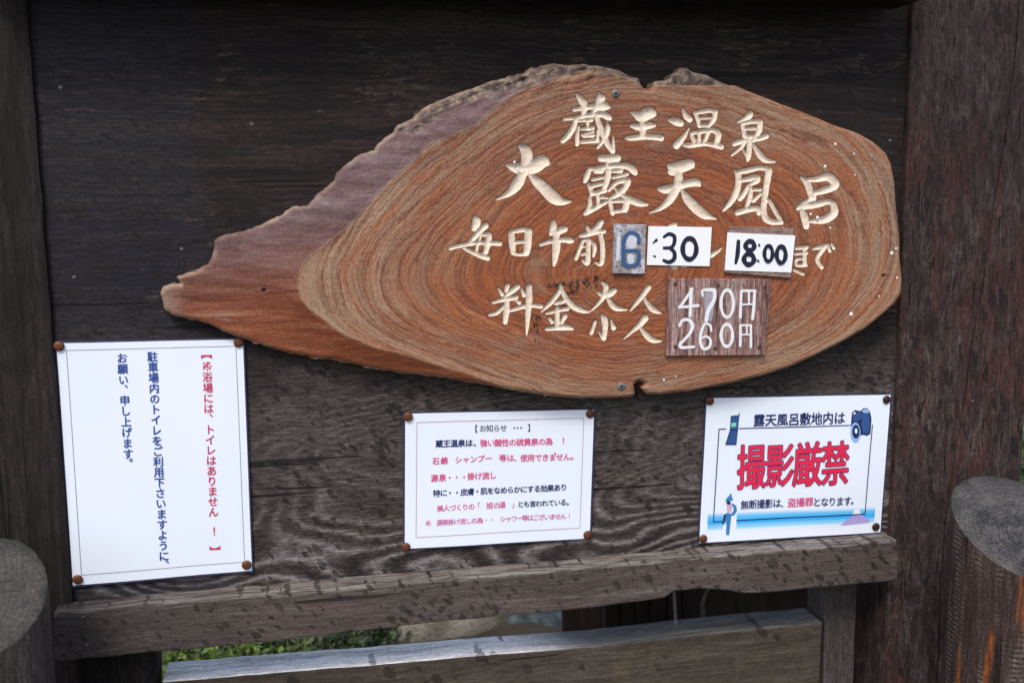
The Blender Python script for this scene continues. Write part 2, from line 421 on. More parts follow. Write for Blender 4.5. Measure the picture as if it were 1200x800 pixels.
M_NAIL = plain('weathered nail', (0.10, 0.09, 0.09), 0.55, 0.4, 0.3)
M_RUST = plain('rusted steel', (0.11, 0.045, 0.02), 0.75, 0.3, 0.5, 400)

# plywood panel: runs behind both posts and down to the rail
pl = P(20, 400)[0]; pr = P(1068, 300)[0]; zb = 0.925
prism_w('panel', [(pl-0.03, zb), (pr+0.012, zb), (pr+0.012, 1.80), (pl-0.03, 1.80)], 0.0, 0.012, M_PANEL, board)
# left post: front stands 8 mm proud
xl = P(31, 0, -0.008)[0]; xl2 = P(85, 700, -0.008)[0]
prism_w('post', [(xl-0.115, 0.0), (xl2, 0.0), (xl2, 0.9), (xl, 1.85), (xl-0.115, 1.85)], -0.008, 0.11, M_POSTL, board, 0.003, 0.002, 2, 0.03)
# right post: two halves of one log split by a long drying crack
post_r = bpy.data.objects.new('post', None); 
crack = [(1197, -60), (1195, 0), (1191, 50), (1187, 90), (1180, 150), (1172, 200), (1163, 250), (1157, 300), (1146, 370), (1137, 410), (1133, 450), (1126, 500), (1118, 540), (1108, 620), (1103, 680), (1098, 800)]
YR = -0.010
cx = [(P(a, b, YR)[0], P(a, b, YR)[2]) for a, b in crack]
lf = [(1071.5, -60), (1070, 0), (1066, 100), (1061, 220), (1057, 330), (1053, 450), (1048, 560), (1041, 680), (1034, 800)]
lx = [(P(a, b, YR)[0], P(a, b, YR)[2]) for a, b in lf]
left_half = [(x+0.0, z) for x, z in lx] + [(lx[-1][0], 0.0), (cx[-1][0]-0.001, 0.0)] + [(x-0.0005, z) for x, z in cx[::-1]]
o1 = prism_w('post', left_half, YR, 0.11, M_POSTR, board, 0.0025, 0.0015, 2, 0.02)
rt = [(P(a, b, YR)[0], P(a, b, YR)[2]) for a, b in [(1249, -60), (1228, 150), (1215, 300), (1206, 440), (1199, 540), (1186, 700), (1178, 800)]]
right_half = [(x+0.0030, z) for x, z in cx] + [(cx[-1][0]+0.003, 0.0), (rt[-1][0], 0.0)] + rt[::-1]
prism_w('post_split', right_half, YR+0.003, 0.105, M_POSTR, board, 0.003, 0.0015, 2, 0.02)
# header beam across the top
hb = P(1068, 1.5, -0.085); hx0 = P(-40, 0, -0.085)[0]
prism_w('header_beam', [(hx0, hb[2]), (P(1078, 6, -0.085)[0], hb[2]), (P(1090, 0, -0.085)[0], hb[2]+0.012), (P(1090, 0, -0.085)[0], hb[2]+0.11), (hx0, hb[2]+0.11)], -0.085, -0.028, M_BEAM, board, 0.004)
# bottom rail, its front edges worn
rail = [(63, 719), (120, 714), (180, 708), (240, 703), (292, 698), (370, 691), (450, 684), (520, 678.5), (587, 673), (640, 668.5), (684, 665), (770, 656.5), (860, 648.5), (950, 641), (1051, 632.5),
        (1053, 655), (1052, 680), (950, 689), (900, 694), (868, 695), (852, 691), (820, 689.5), (790, 692), (779, 700), (700, 711), (587, 721.5), (500, 730), (430, 737.5), (340, 749), (240, 759), (180, 764), (64, 775)]
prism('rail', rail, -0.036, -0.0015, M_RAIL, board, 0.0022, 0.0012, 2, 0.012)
# lower beam between the posts, behind the gap
yl = 0.012
low = [(191, 799), (225, 796), (300, 790), (360, 785), (450, 777), (531, 770), (587, 766), (700, 757), (770, 749), (860, 739), (964, 729.5), (961, 800), (957, 900), (198, 985), (194, 900)]
prism('lower_beam', low, yl, yl+0.056, M_LOW, board, 0.003, 0.0015, 2, 0.015)
# battens that carry rail and beam
bt = [(968, 640), (1006, 640), (1000, 800), (998, 900), (962, 900), (965, 800)]
prism('batten', bt, 0.022, 0.075, M_BAT, board, 0.002)
bt = [(88, 700), (183, 700), (184, 800), (185, 900), (92, 900)]
prism('batten', bt, 0.024, 0.075, M_POSTL, board, 0.002)
# nails
def disc(name, px, py, r, y, h, mat, parent, seg=12, domed=0.5):
    p = P(px, py, y); o = base(parent); bm = bmesh.new()
    rings = []
    for rr, hh in ((1.0, 0.0), (0.97, 0.45), (0.75, 0.8), (0.35, 1.0)):
        rings.append([bm.verts.new(Vector((p[0]+r*rr*math.cos(t*2*math.pi/seg), y-h*hh, p[2]+r*rr*math.sin(t*2*math.pi/seg)))-o) for t in range(seg)])
    for a, b in zip(rings, rings[1:]):
        for i in range(seg): bm.faces.new((a[i], a[(i+1) % seg], b[(i+1) % seg], b[i]))
    bm.faces.new(rings[-1])
    bmesh.ops.recalc_face_normals(bm, faces=bm.faces)
    me = bpy.data.meshes.new(name); bm.to_mesh(me); bm.free()
    return link(name, me, mat, parent, True)
for a, b, y in ((71, 103, 0), (295, 146, 0), (87, 325, 0), (97, 723, -0.036), (102, 756, -0.036), (66, 722, -0.036), (1140, 470, YR+0.003), (1043, 165, 0), (213, 292, 0)):
    disc('nail', a, b, 0.0024, y, 0.001, M_NAIL, board)
# a dried spider thread hanging over the rail
nb = NB('cobweb'); sp = nb.noise(nb.mapping(nb.obj(), scale=(200, 1, 20)), 1, 2)
M_WEB = nb.done((0.5, 0.55, 0.6), 0.6, Alpha=nb.math('MULTIPLY', nb.step(sp, 0.3, 0.7), 0.07))
web = [P(a, b, -0.039) for a, b in [(785, 668), (788, 700), (790, 732), (794, 732), (792, 700), (787, 668)]]
me = mesh('cobweb', [(x-0.27, y-0.0, z) for x, y, z in web], [(0, 1, 4, 5), (1, 2, 3, 4)]); link('cobweb', me, M_WEB, board)

# ------------------------------------------------------------------ round log posts in front
def log_post(label, c, R, z0, a, b, mtop, mside, seed):
    t = thing('log_post', (c[0], c[1], 0), label, 'post')
    n = 64; bm = bmesh.new()
    def rad(th): return R*(1+0.03*mnoise.noise(Vector((math.cos(th)*1.3, math.sin(th)*1.3, seed)))+0.012*mnoise.noise(Vector((math.cos(th)*7, math.sin(th)*7, seed))))
    rings = []
    for k in range(14):
        f = k/13
        row = []
        for i in range(n):
            th = 2*math.pi*i/n; r = rad(th)*(1+0.004*mnoise.noise(Vector((i, k*3.0, seed))))
            x, y = r*math.cos(th), r*math.sin(th)
            zt = z0+a*x+b*y
            row.append(bm.verts.new((x, y, zt*f-(0.002 if k == 13 else 0))))
        rings.append(row)
    for p, q in zip(rings, rings[1:]):
        for i in range(n): bm.faces.new((p[i], p[(i+1) % n], q[(i+1) % n], q[i]))
    me = bpy.data.meshes.new('trunk'); bm.to_mesh(me); bm.free(); link('trunk', me, mside, t, True)
    bm = bmesh.new(); prev = None; V = []
    for fr, dz in ((1.0, -0.0022), (0.985, 0.0), (0.8, 0.0), (0.5, 0), (0.2, 0)):
        row = []
        for i in range(n):
            th = 2*math.pi*i/n; r = rad(th)*fr; x, y = r*math.cos(th), r*math.sin(th)
            row.append(bm.verts.new((x, y, z0+a*x+b*y+dz+0.0006*mnoise.noise(Vector((x*60, y*60, seed))))))
        if prev:
            for i in range(n): bm.faces.new((prev[i], prev[(i+1) % n], row[(i+1) % n], row[i]))
        prev = row
    bm.faces.new(prev)
    me = bpy.data.meshes.new('cut_top'); bm.to_mesh(me); bm.free(); link('cut_top', me, mtop, t, True)
def endgrain(name, c0, c1, c2, off, scale=300):
    nb = NB(name); v = nb.mapping(nb.obj(), loc=off)
    x, y, z = nb.sep(v)[0], nb.sep(v)[1], nb.sep(v)[2]
    d = nb.math('SQRT', nb.math('ADD', nb.math('MULTIPLY', x, x), nb.math('MULTIPLY', y, y)))
    wob = nb.noise(nb.obj(), 16, 4, 0.6)
    d2 = nb.math('ADD', d, nb.math('MULTIPLY', wob, 0.03))
    rg = nb.math('MULTIPLY', nb.math('ADD', nb.math('SINE', nb.math('MULTIPLY', d2, 1150.0)), 1.0), 0.5)
    big = nb.noise(nb.obj(), 42, 8, 0.8); fine = nb.noise(nb.obj(), 240, 4, 0.7)
    f = nb.math('ADD', nb.math('MULTIPLY', rg, 0.055), nb.math('ADD', nb.math('MULTIPLY', big, 0.66), nb.math('MULTIPLY', fine, 0.34)))
    c = nb.ramp(f, [(0.40, c0), (0.50, c1), (0.60, c2)])
    edge = nb.step(nb.math('ADD', d, nb.math('MULTIPLY', big, 0.02)), 0.060, 0.082)
    c = nb.mix(nb.math('MULTIPLY', edge, 0.30), c, c2)
    an = nb.math('ARCTAN2', y, x)
    c, _m = micro(nb, v, c, 300, 420, 'Z', 0.5, 1.7)
    rc = nb.noise(nb.comb(nb.math('MULTIPLY', nb.math('COSINE', an), 9.0), nb.math('MULTIPLY', nb.math('SINE', an), 9.0), nb.math('MULTIPLY', d, 9.0)), 1.0, 2, 0.5)
    ck = nb.step(rc, 0.655, 0.69)
    c = nb.mix(nb.math('MULTIPLY', ck, 0.8), c, (0.008, 0.007, 0.007))
    pits = nb.step(nb.noise(nb.mapping(nb.obj(), scale=(1, 1, 0.3)), 75, 3, 0.6), 0.66, 0.72)
    c = nb.mix(nb.math('MULTIPLY', pits, 0.6), c, (0.012, 0.012, 0.013))
    return nb.done(c, 0.8, nb.bump(nb.math('ADD', fine, nb.math('MULTIPLY', rg, 0.12)), 0.6, 0.002))
M_TOPL = endgrain('grey end grain', (0.006, 0.005, 0.004), (0.019, 0.0165, 0.0145), (0.056, 0.050, 0.044), (0.06, 0, 0))
M_TOPR = endgrain('bluish end grain', (0.008, 0.008, 0.009), (0.022, 0.022, 0.026), (0.072, 0.066, 0.062), (0.0, 0.02, 0))
M_SIDEL = timber('log side left', [(0.3, (0.024, 0.018, 0.016)), (0.5, (0.042, 0.033, 0.030)), (0.8, (0.10, 0.085, 0.08))], 'Z', 11.0, 5, 35, bumpk=0.7)
def w_saw(nb, v, c, g1, g2, bl):
    z = nb.sep(nb.obj())[2]; x = nb.sep(nb.obj())[0]
    zz = nb.math('ADD', z, nb.math('MULTIPLY', nb.noise(nb.mapping(v, scale=(6, 6, 2)), 9, 3, 0.6), 0.012))
    rib = nb.math('MULTIPLY', nb.math('ADD', nb.math('SINE', nb.math('MULTIPLY', zz, 1000.0)), 1.0), 0.5)
    pale = nb.step(nb.noise(nb.mapping(v, scale=(6, 6, 0.5), loc=(2, 5, 1)), 9, 6, 0.75), 0.48, 0.62)
    c = nb.mix(nb.math('MULTIPLY', nb.math('MULTIPLY', pale, nb.step(rib, 0.25, 0.9)), 0.75), c, (0.16, 0.135, 0.115))
    org = nb.step(nb.noise(nb.mapping(v, scale=(9, 9, 0.8), loc=(7, 3, 2.6)), 5, 3, 0.5), 0.60, 0.68)
    return nb.mix(nb.math('MULTIPLY', org, 0.8), c, (0.19, 0.055, 0.012))
M_SIDER = timber('rough sawn log side', [(0.3, (0.014, 0.009, 0.008)), (0.5, (0.036, 0.022, 0.019)), (0.8, (0.085, 0.062, 0.052))], 'Z', 6.2, 3, 40, bumpk=0.9, weather=w_saw)
log_post('round log post with grey slanted top, before the left post of the board', (-0.345, -0.165), 0.067, 1.040, -0.048, 0.62, M_TOPL, M_SIDEL, 1.0)
log_post('round log post with bluish ringed top and orange stained side, at right', (0.8513, -0.2397), 0.080, 1.0456, 0.0177, 0.515, M_TOPR, M_SIDER, 5.0)

# ------------------------------------------------------------------ the carved slab
YS = -0.034      # front face of the slab
OUT = [(185,346),(189,337),(199,334),(210,334),(205,326),(215,322),(227,319),(242,310),(247,303),(249.5,294),(250,281),(261,276),(286,271),(305,264),(327,253),(342,242),(361,241),(367,233),(375,225),(392,212),(395,202),(410,190),(422,180),(440,176),(444,167),(460,156),(467,146),(487,137),(490,131),(510,119),(535,109),(557,102),(577,94),(594,91),(600,87),(617,85),(621,80),(641,75),(652,73),(667,76),(686,74),(709,78),(727,82),(739,89),(750,91.5),(751.5,97),(755,103),(762,105),(767,101),(769,95),(788,92),(790,86),(799,83),(800.5,78),(811,78),(818,83),(834,86),(846,92),(860,98),(877,106),(895,113),(920,123),(942,131),(962,139),(980,147),(1005,155),(1025,166),(1040,179),(1046,192),(1050,212),(1052,240),(1056,275),(1056.5,300),(1059,328),(1058,345),(1050,357),(1035,370),(1015,386),(987,402),(957,417),(925,431),(893,441),(860,449),(810,459),(775,463),(760,462.5),(753,455),(757,450),(750,447),(744.5,451),(745,463),(742,466),(720,467),(685,467.5),(647,465),(610,459),(585,455),(560,450),(527,445),(495,441),(469,439),(439,434),(413,429),(387,424),(365,421),(343,417),(324,413),(300,405),(267,394),(239,381),(221,377),(199,372),(191,364)]
RIDGE = [(620,462),(585,450),(560,441),(517,428),(486,418),(439,406),(404,391),(387,379),(371,368),(361,358),(353,345),(352,328),(356,311),(367,299),(380,289),(398,275),(416,260),(432,240),(460,212),(485,190),(500,172),(530,160),(560,146),(583,124),(609,109),(645,95),(671,88),(699,84),(730,92),(750,100)]

CH = {}   # carved characters: (x0, y0, scale, strokes[(x,y,r)...])
CH['zou'] = (650,105,10,[[(255,50,8),(300,110,30),(345,180,38),(335,300,22)],[(520,40,10),(540,95,48)],[(535,100,44),(500,190,32),(440,290,22)],[(225,235,18),(350,215,24),(450,200,28),(560,192,48),(640,210,14)],[(115,345,15),(250,330,20),(430,295,24),(560,290,32),(620,320,32),(660,345,12)],[(250,350,24),(215,450,30),(160,540,28),(95,600,24)],[(280,430,10),(265,540,22),(265,640,20)],[(270,365,14),(430,355,22)],[(385,380,16),(390,440,16)],[(315,462,14),(440,450,24)],[(325,530,16),(450,492,14)],[(340,550,12),(450,535,20)],[(320,612,20),(500,600,22)],[(508,470,12),(500,600,20)],[(490,320,24),(530,430,30),(580,550,30),(620,640,28),(680,720,26)],[(690,725,16),(688,620,13),(685,545,5)],[(610,380,6),(625,450,26),(600,540,26),(550,620,20),(505,680,13)]])
CH['ou'] = (650,105,10,[[(895,265,6),(940,285,24),(1010,315,52),(1110,275,58),(1172,290,20)],[(1030,360,26),(1035,540,36)],[(900,425,18),(1000,438,38),(1100,420,36),(1172,420,16)],[(835,570,12),(900,568,26),(1050,552,28),(1200,560,28),(1250,570,28)]])
CH['on'] = (780,115,8.889,[[(175,105,5),(210,180,26),(250,222,26)],[(35,225,12),(110,245,34),(155,262,30)],[(245,310,5),(190,400,22),(115,490,34)],[(302,145,14),(335,220,18),(352,290,17)],[(330,150,16),(450,130,18),(515,138,18)],[(520,142,22),(505,220,22),(450,290,16)],[(370,210,11),(480,205,12)],[(350,288,14),(450,284,16)],[(265,370,14),(300,450,22)],[(270,362,14),(400,345,18),(500,335,22),(550,380,28),(530,465,26)],[(350,370,15),(352,460,20)],[(450,350,18),(405,450,20)],[(195,487,14),(260,490,24),(400,475,20),(500,487,22),(580,505,26)]])
CH['sen'] = (780,115,8.889,[[(880,140,8),(882,175,28),(830,210,20),(755,250,8)],[(800,270,18),(825,390,22)],[(800,265,16),(900,245,18),(975,240,24)],[(985,250,26),(978,330,26),(938,400,22)],[(840,320,12),(950,315,14)],[(820,395,20),(930,398,20)],[(870,410,20),(872,500,23),(865,600,25),(855,650,10)],[(715,475,22),(800,445,24),(828,448,15),(790,510,15),(690,595,10)],[(800,530,6),(850,600,16)],[(910,440,15),(1000,415,22),(1050,395,24)],[(915,480,12),(960,560,25),(1020,630,28),(1080,655,18),(1140,662,8)]])
CH['dai'] = (570,165,10,[[(390,60,14),(455,110,52),(475,180,60),(465,270,55),(450,370,40)],[(225,275,6),(320,310,44),(420,325,62),(560,300,70),(655,240,66),(735,275,8)],[(420,390,45),(370,490,58),(290,590,42),(200,650,20),(110,690,8)],[(510,400,20),(590,475,50),(690,570,58),(790,665,62),(880,712,38),(990,710,8)]])
CH['ro'] = (675,175,10,[[(290,105,34),(400,105,42),(485,102,38)],[(160,222,12),(240,228,24),(380,200,24),(520,190,28),(620,205,34),(680,255,34),(700,290,14)],[(155,230,22),(130,310,30),(105,370,22)],[(365,160,20),(378,280,32),(345,420,28),(318,480,22)],[(225,262,18),(300,255,26)],[(195,355,16),(330,325,17)],[(445,255,20),(525,250,26)],[(435,330,17),(600,290,18)],[(150,410,18),(190,520,24)],[(170,435,22),(330,395,18)],[(190,520,26),(340,485,22)],[(255,540,18),(265,640,22)],[(300,560,18),(370,570,12)],[(160,560,16),(165,640,24),(130,740,26)],[(110,750,22),(200,700,26),(350,620,18)],[(570,340,15),(460,400,22),(385,480,15)],[(500,385,16),(605,365,30),(580,440,32),(500,520,32),(390,575,12)],[(445,445,12),(540,530,22),(640,590,34),(740,630,34),(840,650,10)],[(395,600,22),(430,750,22)],[(430,610,14),(550,600,24),(590,610,26)],[(600,605,34),(575,700,34)],[(440,730,18),(560,715,20)]])
CH['ten'] = (755,180,10,[[(290,140,20),(350,168,54),(450,150,58),(535,125,48),(568,150,20)],[(320,210,38),(390,210,38)],[(402,240,38),(400,330,46),(360,440,46),(290,550,42),(190,640,22),(60,695,5)],[(175,412,20),(250,420,40),(340,400,38),(480,355,38),(600,335,40),(645,365,20)],[(445,430,16),(500,520,42),(600,630,50),(700,710,44),(780,745,22),(845,765,5)]])
CH['fuu'] = (835,190,13.333,[[(350,130,12),(400,200,38),(405,330,42),(370,470,46),(290,620,38),(170,755,16)],[(380,160,26),(550,130,34),(720,90,30),(860,100,32)],[(880,130,48),(862,250,46),(838,400,42),(812,600,42),(800,740,42),(830,870,44),(930,930,38),(1080,940,28)],[(1080,920,18),(1000,800,26),(900,620,24),(855,570,10)],[(450,285,24),(570,260,36),(690,235,38),(700,290,36),(600,340,24)],[(560,360,22),(500,480,34),(430,570,34)],[(600,400,22),(590,520,34),(540,680,30)],[(650,430,22),(750,430,20)],[(745,500,24),(640,600,28)],[(390,790,36),(520,750,38),(690,720,38),(725,800,28)]])
CH['ro2'] = (885,195,10,[[(535,125,10),(600,180,32),(640,280,34),(660,370,26)],[(620,155,18),(720,150,28),(850,120,40),(930,180,40),(940,228,34),(830,272,36),(710,310,24)],[(700,300,20),(695,380,18)],[(640,390,22),(570,430,26),(500,490,20)],[(510,480,20),(620,460,32),(740,440,32),(860,412,24),(920,440,26)],[(550,520,26),(580,600,38),(600,695,32)],[(920,450,32),(930,540,40),(840,610,40),(760,630,34),(655,640,18)]])
CH['mai'] = (520,245,10,[[(365,90,18),(385,150,44),(355,225,28)],[(490,195,32),(420,260,30),(340,350,26),(265,420,16)],[(80,455,23),(200,425,20),(400,395,20),(560,397,24),(655,405,24)],[(235,455,16),(350,510,24),(450,550,28),(515,575,24)],[(460,300,16),(525,300,28),(520,380,34),(490,500,28)],[(440,300,10),(400,400,16),(382,490,15)]])
CH['nichi'] = (520,245,10,[[(790,275,28),(800,380,36),(812,500,28)],[(790,268,18),(900,245,24),(970,240,24)],[(990,262,40),(985,400,40),(970,500,34)],[(830,390,16),(960,380,16)],[(810,512,22),(880,530,18),(975,520,24)]])
CH['go'] = (620,250,10,[[(285,105,26),(285,170,40),(255,240,20)],[(255,240,12),(330,215,34),(410,185,32),(435,195,12)],[(135,365,16),(250,330,20),(400,310,26),(470,315,32),(510,325,15)],[(320,260,36),(320,380,44),(310,480,36),(300,560,24),(290,610,9)]])
CH['mae'] = (620,250,10,[[(675,150,12),(710,205,24)],[(845,100,26),(810,150,32),(750,200,26)],[(600,265,16),(700,240,26),(800,215,26),(880,210,22)],[(630,320,15),(600,400,20),(550,530,18)],[(640,315,14),(690,310,20)],[(700,320,24),(692,450,25),(682,575,28),(630,550,15)],[(630,392,9),(690,382,9)],[(620,482,15),(680,460,11)],[(745,330,10),(770,400,22),(755,500,12)],[(840,260,24),(860,370,25),(860,520,25),(840,595,20),(770,572,9)]])
CH['k1'] = (710,250,8,[[(600,112,12),(650,105,16)]])
CH['k2'] = (710,250,8,[[(985,392,22),(1040,360,15),(1085,325,5)]])
CH['k3'] = (710,250,8,[[(620,500,10),(655,505,14)]])
CH['k4'] = (710,250,8,[[(715,500,8),(750,496,10)]])
CH['ma'] = (835,260,8,[[(785,245,12),(880,238,17)],[(775,300,10),(885,290,13)],[(862,235,15),(866,400,17)],[(860,405,14),(790,402,12),(790,350,12),(850,345,9)],[(870,400,10),(885,410,7)],[(765,448,12),(850,490,11)]])
CH['de'] = (835,260,8,[[(950,250,12),(1050,225,19)],[(1050,240,18),(985,330,17),(990,375,17),(1025,425,15)],[(1078,208,9),(1100,272,12)],[(1115,203,9),(1138,245,12)]])
CH['ryou'] = (565,320,10,[[(190,175,8),(235,250,20)],[(295,150,26),(285,210,20)],[(415,160,26),(350,210,26),(270,270,18)],[(125,345,12),(240,310,22),(400,285,24)],[(290,310,22),(285,430,34),(270,570,25)],[(255,380,15),(180,460,20),(85,490,13)],[(400,315,13),(435,345,20)],[(460,185,11),(490,258,20)],[(340,435,16),(450,400,22),(560,375,22),(690,390,22)],[(550,160,30),(550,300,35),(540,420,32),(530,600,20),(520,725,6)]])
CH['kin'] = (565,320,10,[[(915,130,8),(920,190,24),(850,290,24),(780,370,22),(690,455,6)],[(930,180,18),(980,290,26),(1070,390,30),(1180,440,24),(1250,455,8)],[(860,352,18),(950,330,24)],[(755,472,12),(880,440,18),(1000,415,20)],[(880,410,24),(880,620,26)],[(790,530,15),(820,575,17)],[(970,500,26),(930,580,18)],[(750,655,15),(880,642,24),(980,632,32),(1060,652,12)]])
CH['dai2'] = (680,325,10,[[(255,55,12),(300,110,28),(290,200,28)],[(195,165,6),(250,200,23),(340,190,36),(400,155,26)],[(280,220,24),(210,310,17),(120,395,5)],[(320,240,15),(370,320,28),(430,365,25),(545,380,8)]])
CH['nin'] = (680,325,10,[[(800,115,28),(740,200,26),(660,300,20),(585,390,7)],[(750,240,13),(800,320,25),(860,380,28),(945,418,8)]])
CH['shou'] = (680,325,10,[[(250,435,12),(285,500,34),(290,600,28),(275,710,26)],[(270,720,18),(215,635,7)],[(175,515,14),(130,650,20)],[(360,500,8),(390,590,25)]])
CH['nin2'] = (680,325,10,[[(760,475,36),(700,550,28),(610,630,17),(510,720,6)],[(700,580,12),(770,670,28),(840,730,28),(940,745,10)]])

slab = thing('carved_sign', tuple(P(620, 440, 0.0)), 'large red brown slice of tree trunk carved with cream Japanese lettering', 'sign')

def build_slab():
    SB = base(slab)
    o2 = np.array([P(a, b, YS)[[0, 2]] for a, b in OUT])
    # a little natural irregularity between the traced points
    pts = []
    for i in range(len(o2)):
        a, b = o2[i], o2[(i+1) % len(o2)]; k = max(1, int(np.hypot(*(b-a))/0.004))
        for j in range(k):
            q = a+(b-a)*j/k
            jag = 0.0019 if q[0] < P(640, 0, YS)[0] else 0.0005
            pts.append(q+jag*np.array([mnoise.noise(Vector((q[0]*140, q[1]*140, 0)))+0.5*mnoise.noise(Vector((q[0]*330, q[1]*330, 2))), mnoise.noise(Vector((q[0]*140, q[1]*140, 7)))+0.5*mnoise.noise(Vector((q[0]*330, q[1]*330, 9)))]))
    poly = np.array(pts)
    h = 0.00125
    x0, z0 = poly.min(0)-2*h; x1, z1 = poly.max(0)+2*h
    nx, nz = int((x1-x0)/h)+1, int((z1-z0)/h)+1
    X, Z = np.meshgrid(x0+h*np.arange(nx), z0+h*np.arange(nz))
    X = X+RNG.uniform(-.1, .1, X.shape)*h; Z = Z+RNG.uniform(-.1, .1, X.shape)*h
    def inside(px, pz, poly):
        c = np.zeros(px.shape, bool); n = len(poly)
        for i in range(n):
            xa, za = poly[i]; xb, zb_ = poly[(i+1) % n]
            if za == zb_: continue
            cond = ((za > pz) != (zb_ > pz))
            xi = xa+(pz-za)/(zb_-za)*(xb-xa)
            c ^= cond & (px < xi)
        return c
    ins = inside(X, Z, poly)
    def segdist(px, pz, line, closed):
        d = np.full(px.shape, 1e9); bx = px.copy(); bz = pz.copy()
        n = len(line)
        for i in range(n if closed else n-1):
            a = line[i]; b = line[(i+1) % n]; ab = b-a; L = ab@ab+1e-15
            t = np.clip(((px-a[0])*ab[0]+(pz-a[1])*ab[1])/L, 0, 1)
            qx, qz = a[0]+t*ab[0], a[1]+t*ab[1]; dd = np.hypot(px-qx, pz-qz)
            k = dd < d; d = np.where(k, dd, d); bx = np.where(k, qx, bx); bz = np.where(k, qz, bz)
        return d, bx, bz
    quad = ins[:-1, :-1] | ins[1:, :-1] | ins[:-1, 1:] | ins[1:, 1:]
    # need three inside corners at least, else drop
    cnt = ins[:-1, :-1].astype(int)+ins[1:, :-1]+ins[:-1, 1:]+ins[1:, 1:]
    quad = cnt >= 2
    used = np.zeros(ins.shape, bool)
    used[:-1, :-1] |= quad; used[1:, :-1] |= quad; used[:-1, 1:] |= quad; used[1:, 1:] |= quad
    snap = used & ~ins
    sx, sz = X[snap], Z[snap]
    _, bx, bz = segdist(sx, sz, poly, True)
    X[snap] = bx; Z[snap] = bz
    # distance to outline, for rounding (coarse polygon is fine)
    u = used
    ux, uz = X[u], Z[u]
    dout, _, _ = segdist(ux, uz, o2, True)
    rid = np.array([P(a, b, YS)[[0, 2]] for a, b in RIDGE])
    rid = np.array([p[:2] for p in smooth_path([(a, b, 1.0) for a, b in rid], 3)])
    dr, _, _ = segdist(ux, uz, rid, False)
    # signed: cut side is the right of the ridge
    cutpoly = np.vstack([rid, [P(1300, 100, YS)[[0, 2]]], [P(1300, 700, YS)[[0, 2]]], [P(650, 700, YS)[[0, 2]]]])
    cin = inside(ux, uz, cutpoly)
    cut = np.where(cin, dr, -dr)
    # ring field
    pith = P(728, 318, YS)[[0, 2]]
    env = [P(a, b, YS)[[0, 2]] for a, b in [(352,330),(372,372),(440,410),(520,432),(600,462),(680,478),(760,474),(850,455),(940,430),(1010,400),(1062,352),(1076,290),(1070,225),(1045,170),(980,130),(900,98),(820,76),(740,68),(670,72),(600,92),(530,138),(460,196),(410,252),(368,292)]]
    th_e = np.array([math.atan2(e[1]-pith[1], e[0]-pith[0]) for e in env]); r_e = np.array([np.hypot(*(e-pith)) for e in env])
    od = np.argsort(th_e); th_e = th_e[od]; r_e = r_e[od]
    fine = np.linspace(-math.pi, math.pi, 721); rr = np.interp(fine, np.r_[th_e-2*math.pi, th_e, th_e+2*math.pi], np.r_[r_e, r_e, r_e])
    ker = np.hanning(61); ker /= ker.sum(); rr = np.convolve(np.r_[rr[-61:-1], rr, rr[1:61]], ker, 'same')[60:-60]
    th = np.arctan2(uz-pith[1], ux-pith[0]); rad = np.hypot(ux-pith[0], uz-pith[1])
    Rb = np.interp(th, fine, rr); r_n = rad/Rb
    # ring isolines get rounder to the pith
    rm = r_e.mean(); ring = rad/(Rb*np.clip(r_n, 0, 1)**0.8+rm*0.75*(1-np.clip(r_n, 0, 1)**0.8))
    ring = r_n*0.75+ring*0.25
    # base relief
    def fbm(sx_, sz_, seed, n=4):
        g = np.zeros(ux.shape); a = 1.0
        rs = np.random.default_rng(seed)
        for k in range(n):
            for j in range(5):
                ph = rs.uniform(0, 6.28, 2); dr_ = rs.normal(size=2)
                g += a*np.sin((ux*sx_*dr_[0]+uz*sz_*dr_[1])*2**k+ph[0])/5
            a *= 0.55
        return g
    shell = np.clip(-cut, 0, None)
    y = np.full(ux.shape, YS)
    zl = P(352, 345, YS)[2]-0.1*(ux-P(352, 0, YS)[0]); lw = np.clip((zl+0.03-uz)/0.06, 0, 1); lw = lw*lw*(3-2*lw)
    slope_up = 0.014*(1-np.exp(-(shell/0.055)**1.6))
    slope_lo = 0.017*(1-np.exp(-(shell/0.028)**1.3))
    y = y+slope_lo*lw+slope_up*(1-lw)
    y = y+np.where(shell > 0, 0.0013*fbm(28, 90, 3)*np.clip(shell/0.01, 0, 1), 0.0004*fbm(30, 30, 4))
    # tan rim along the ridge stands a touch proud
    y -= 0.0005*np.exp(-(cut/0.004)**2)
    # rough bark along the upper left edge
    bark = np.exp(-(dout/0.020)**2)*(uz > P(487, 137, YS)[2]-0.02)*(ux < P(700, 0, YS)[0])*(ux > P(440, 0, YS)[0])
    y = y+bark*(0.004+0.0042*fbm(150, 240, 9, 5))
    # rounded rim
    rim = np.clip(1-dout/0.006, 0, 1); y = y+0.005*rim**2.2
    # carving
    carve = np.full(ux.shape, 0.01); owner = np.full(ux.shape, -1)
    names = list(CH)
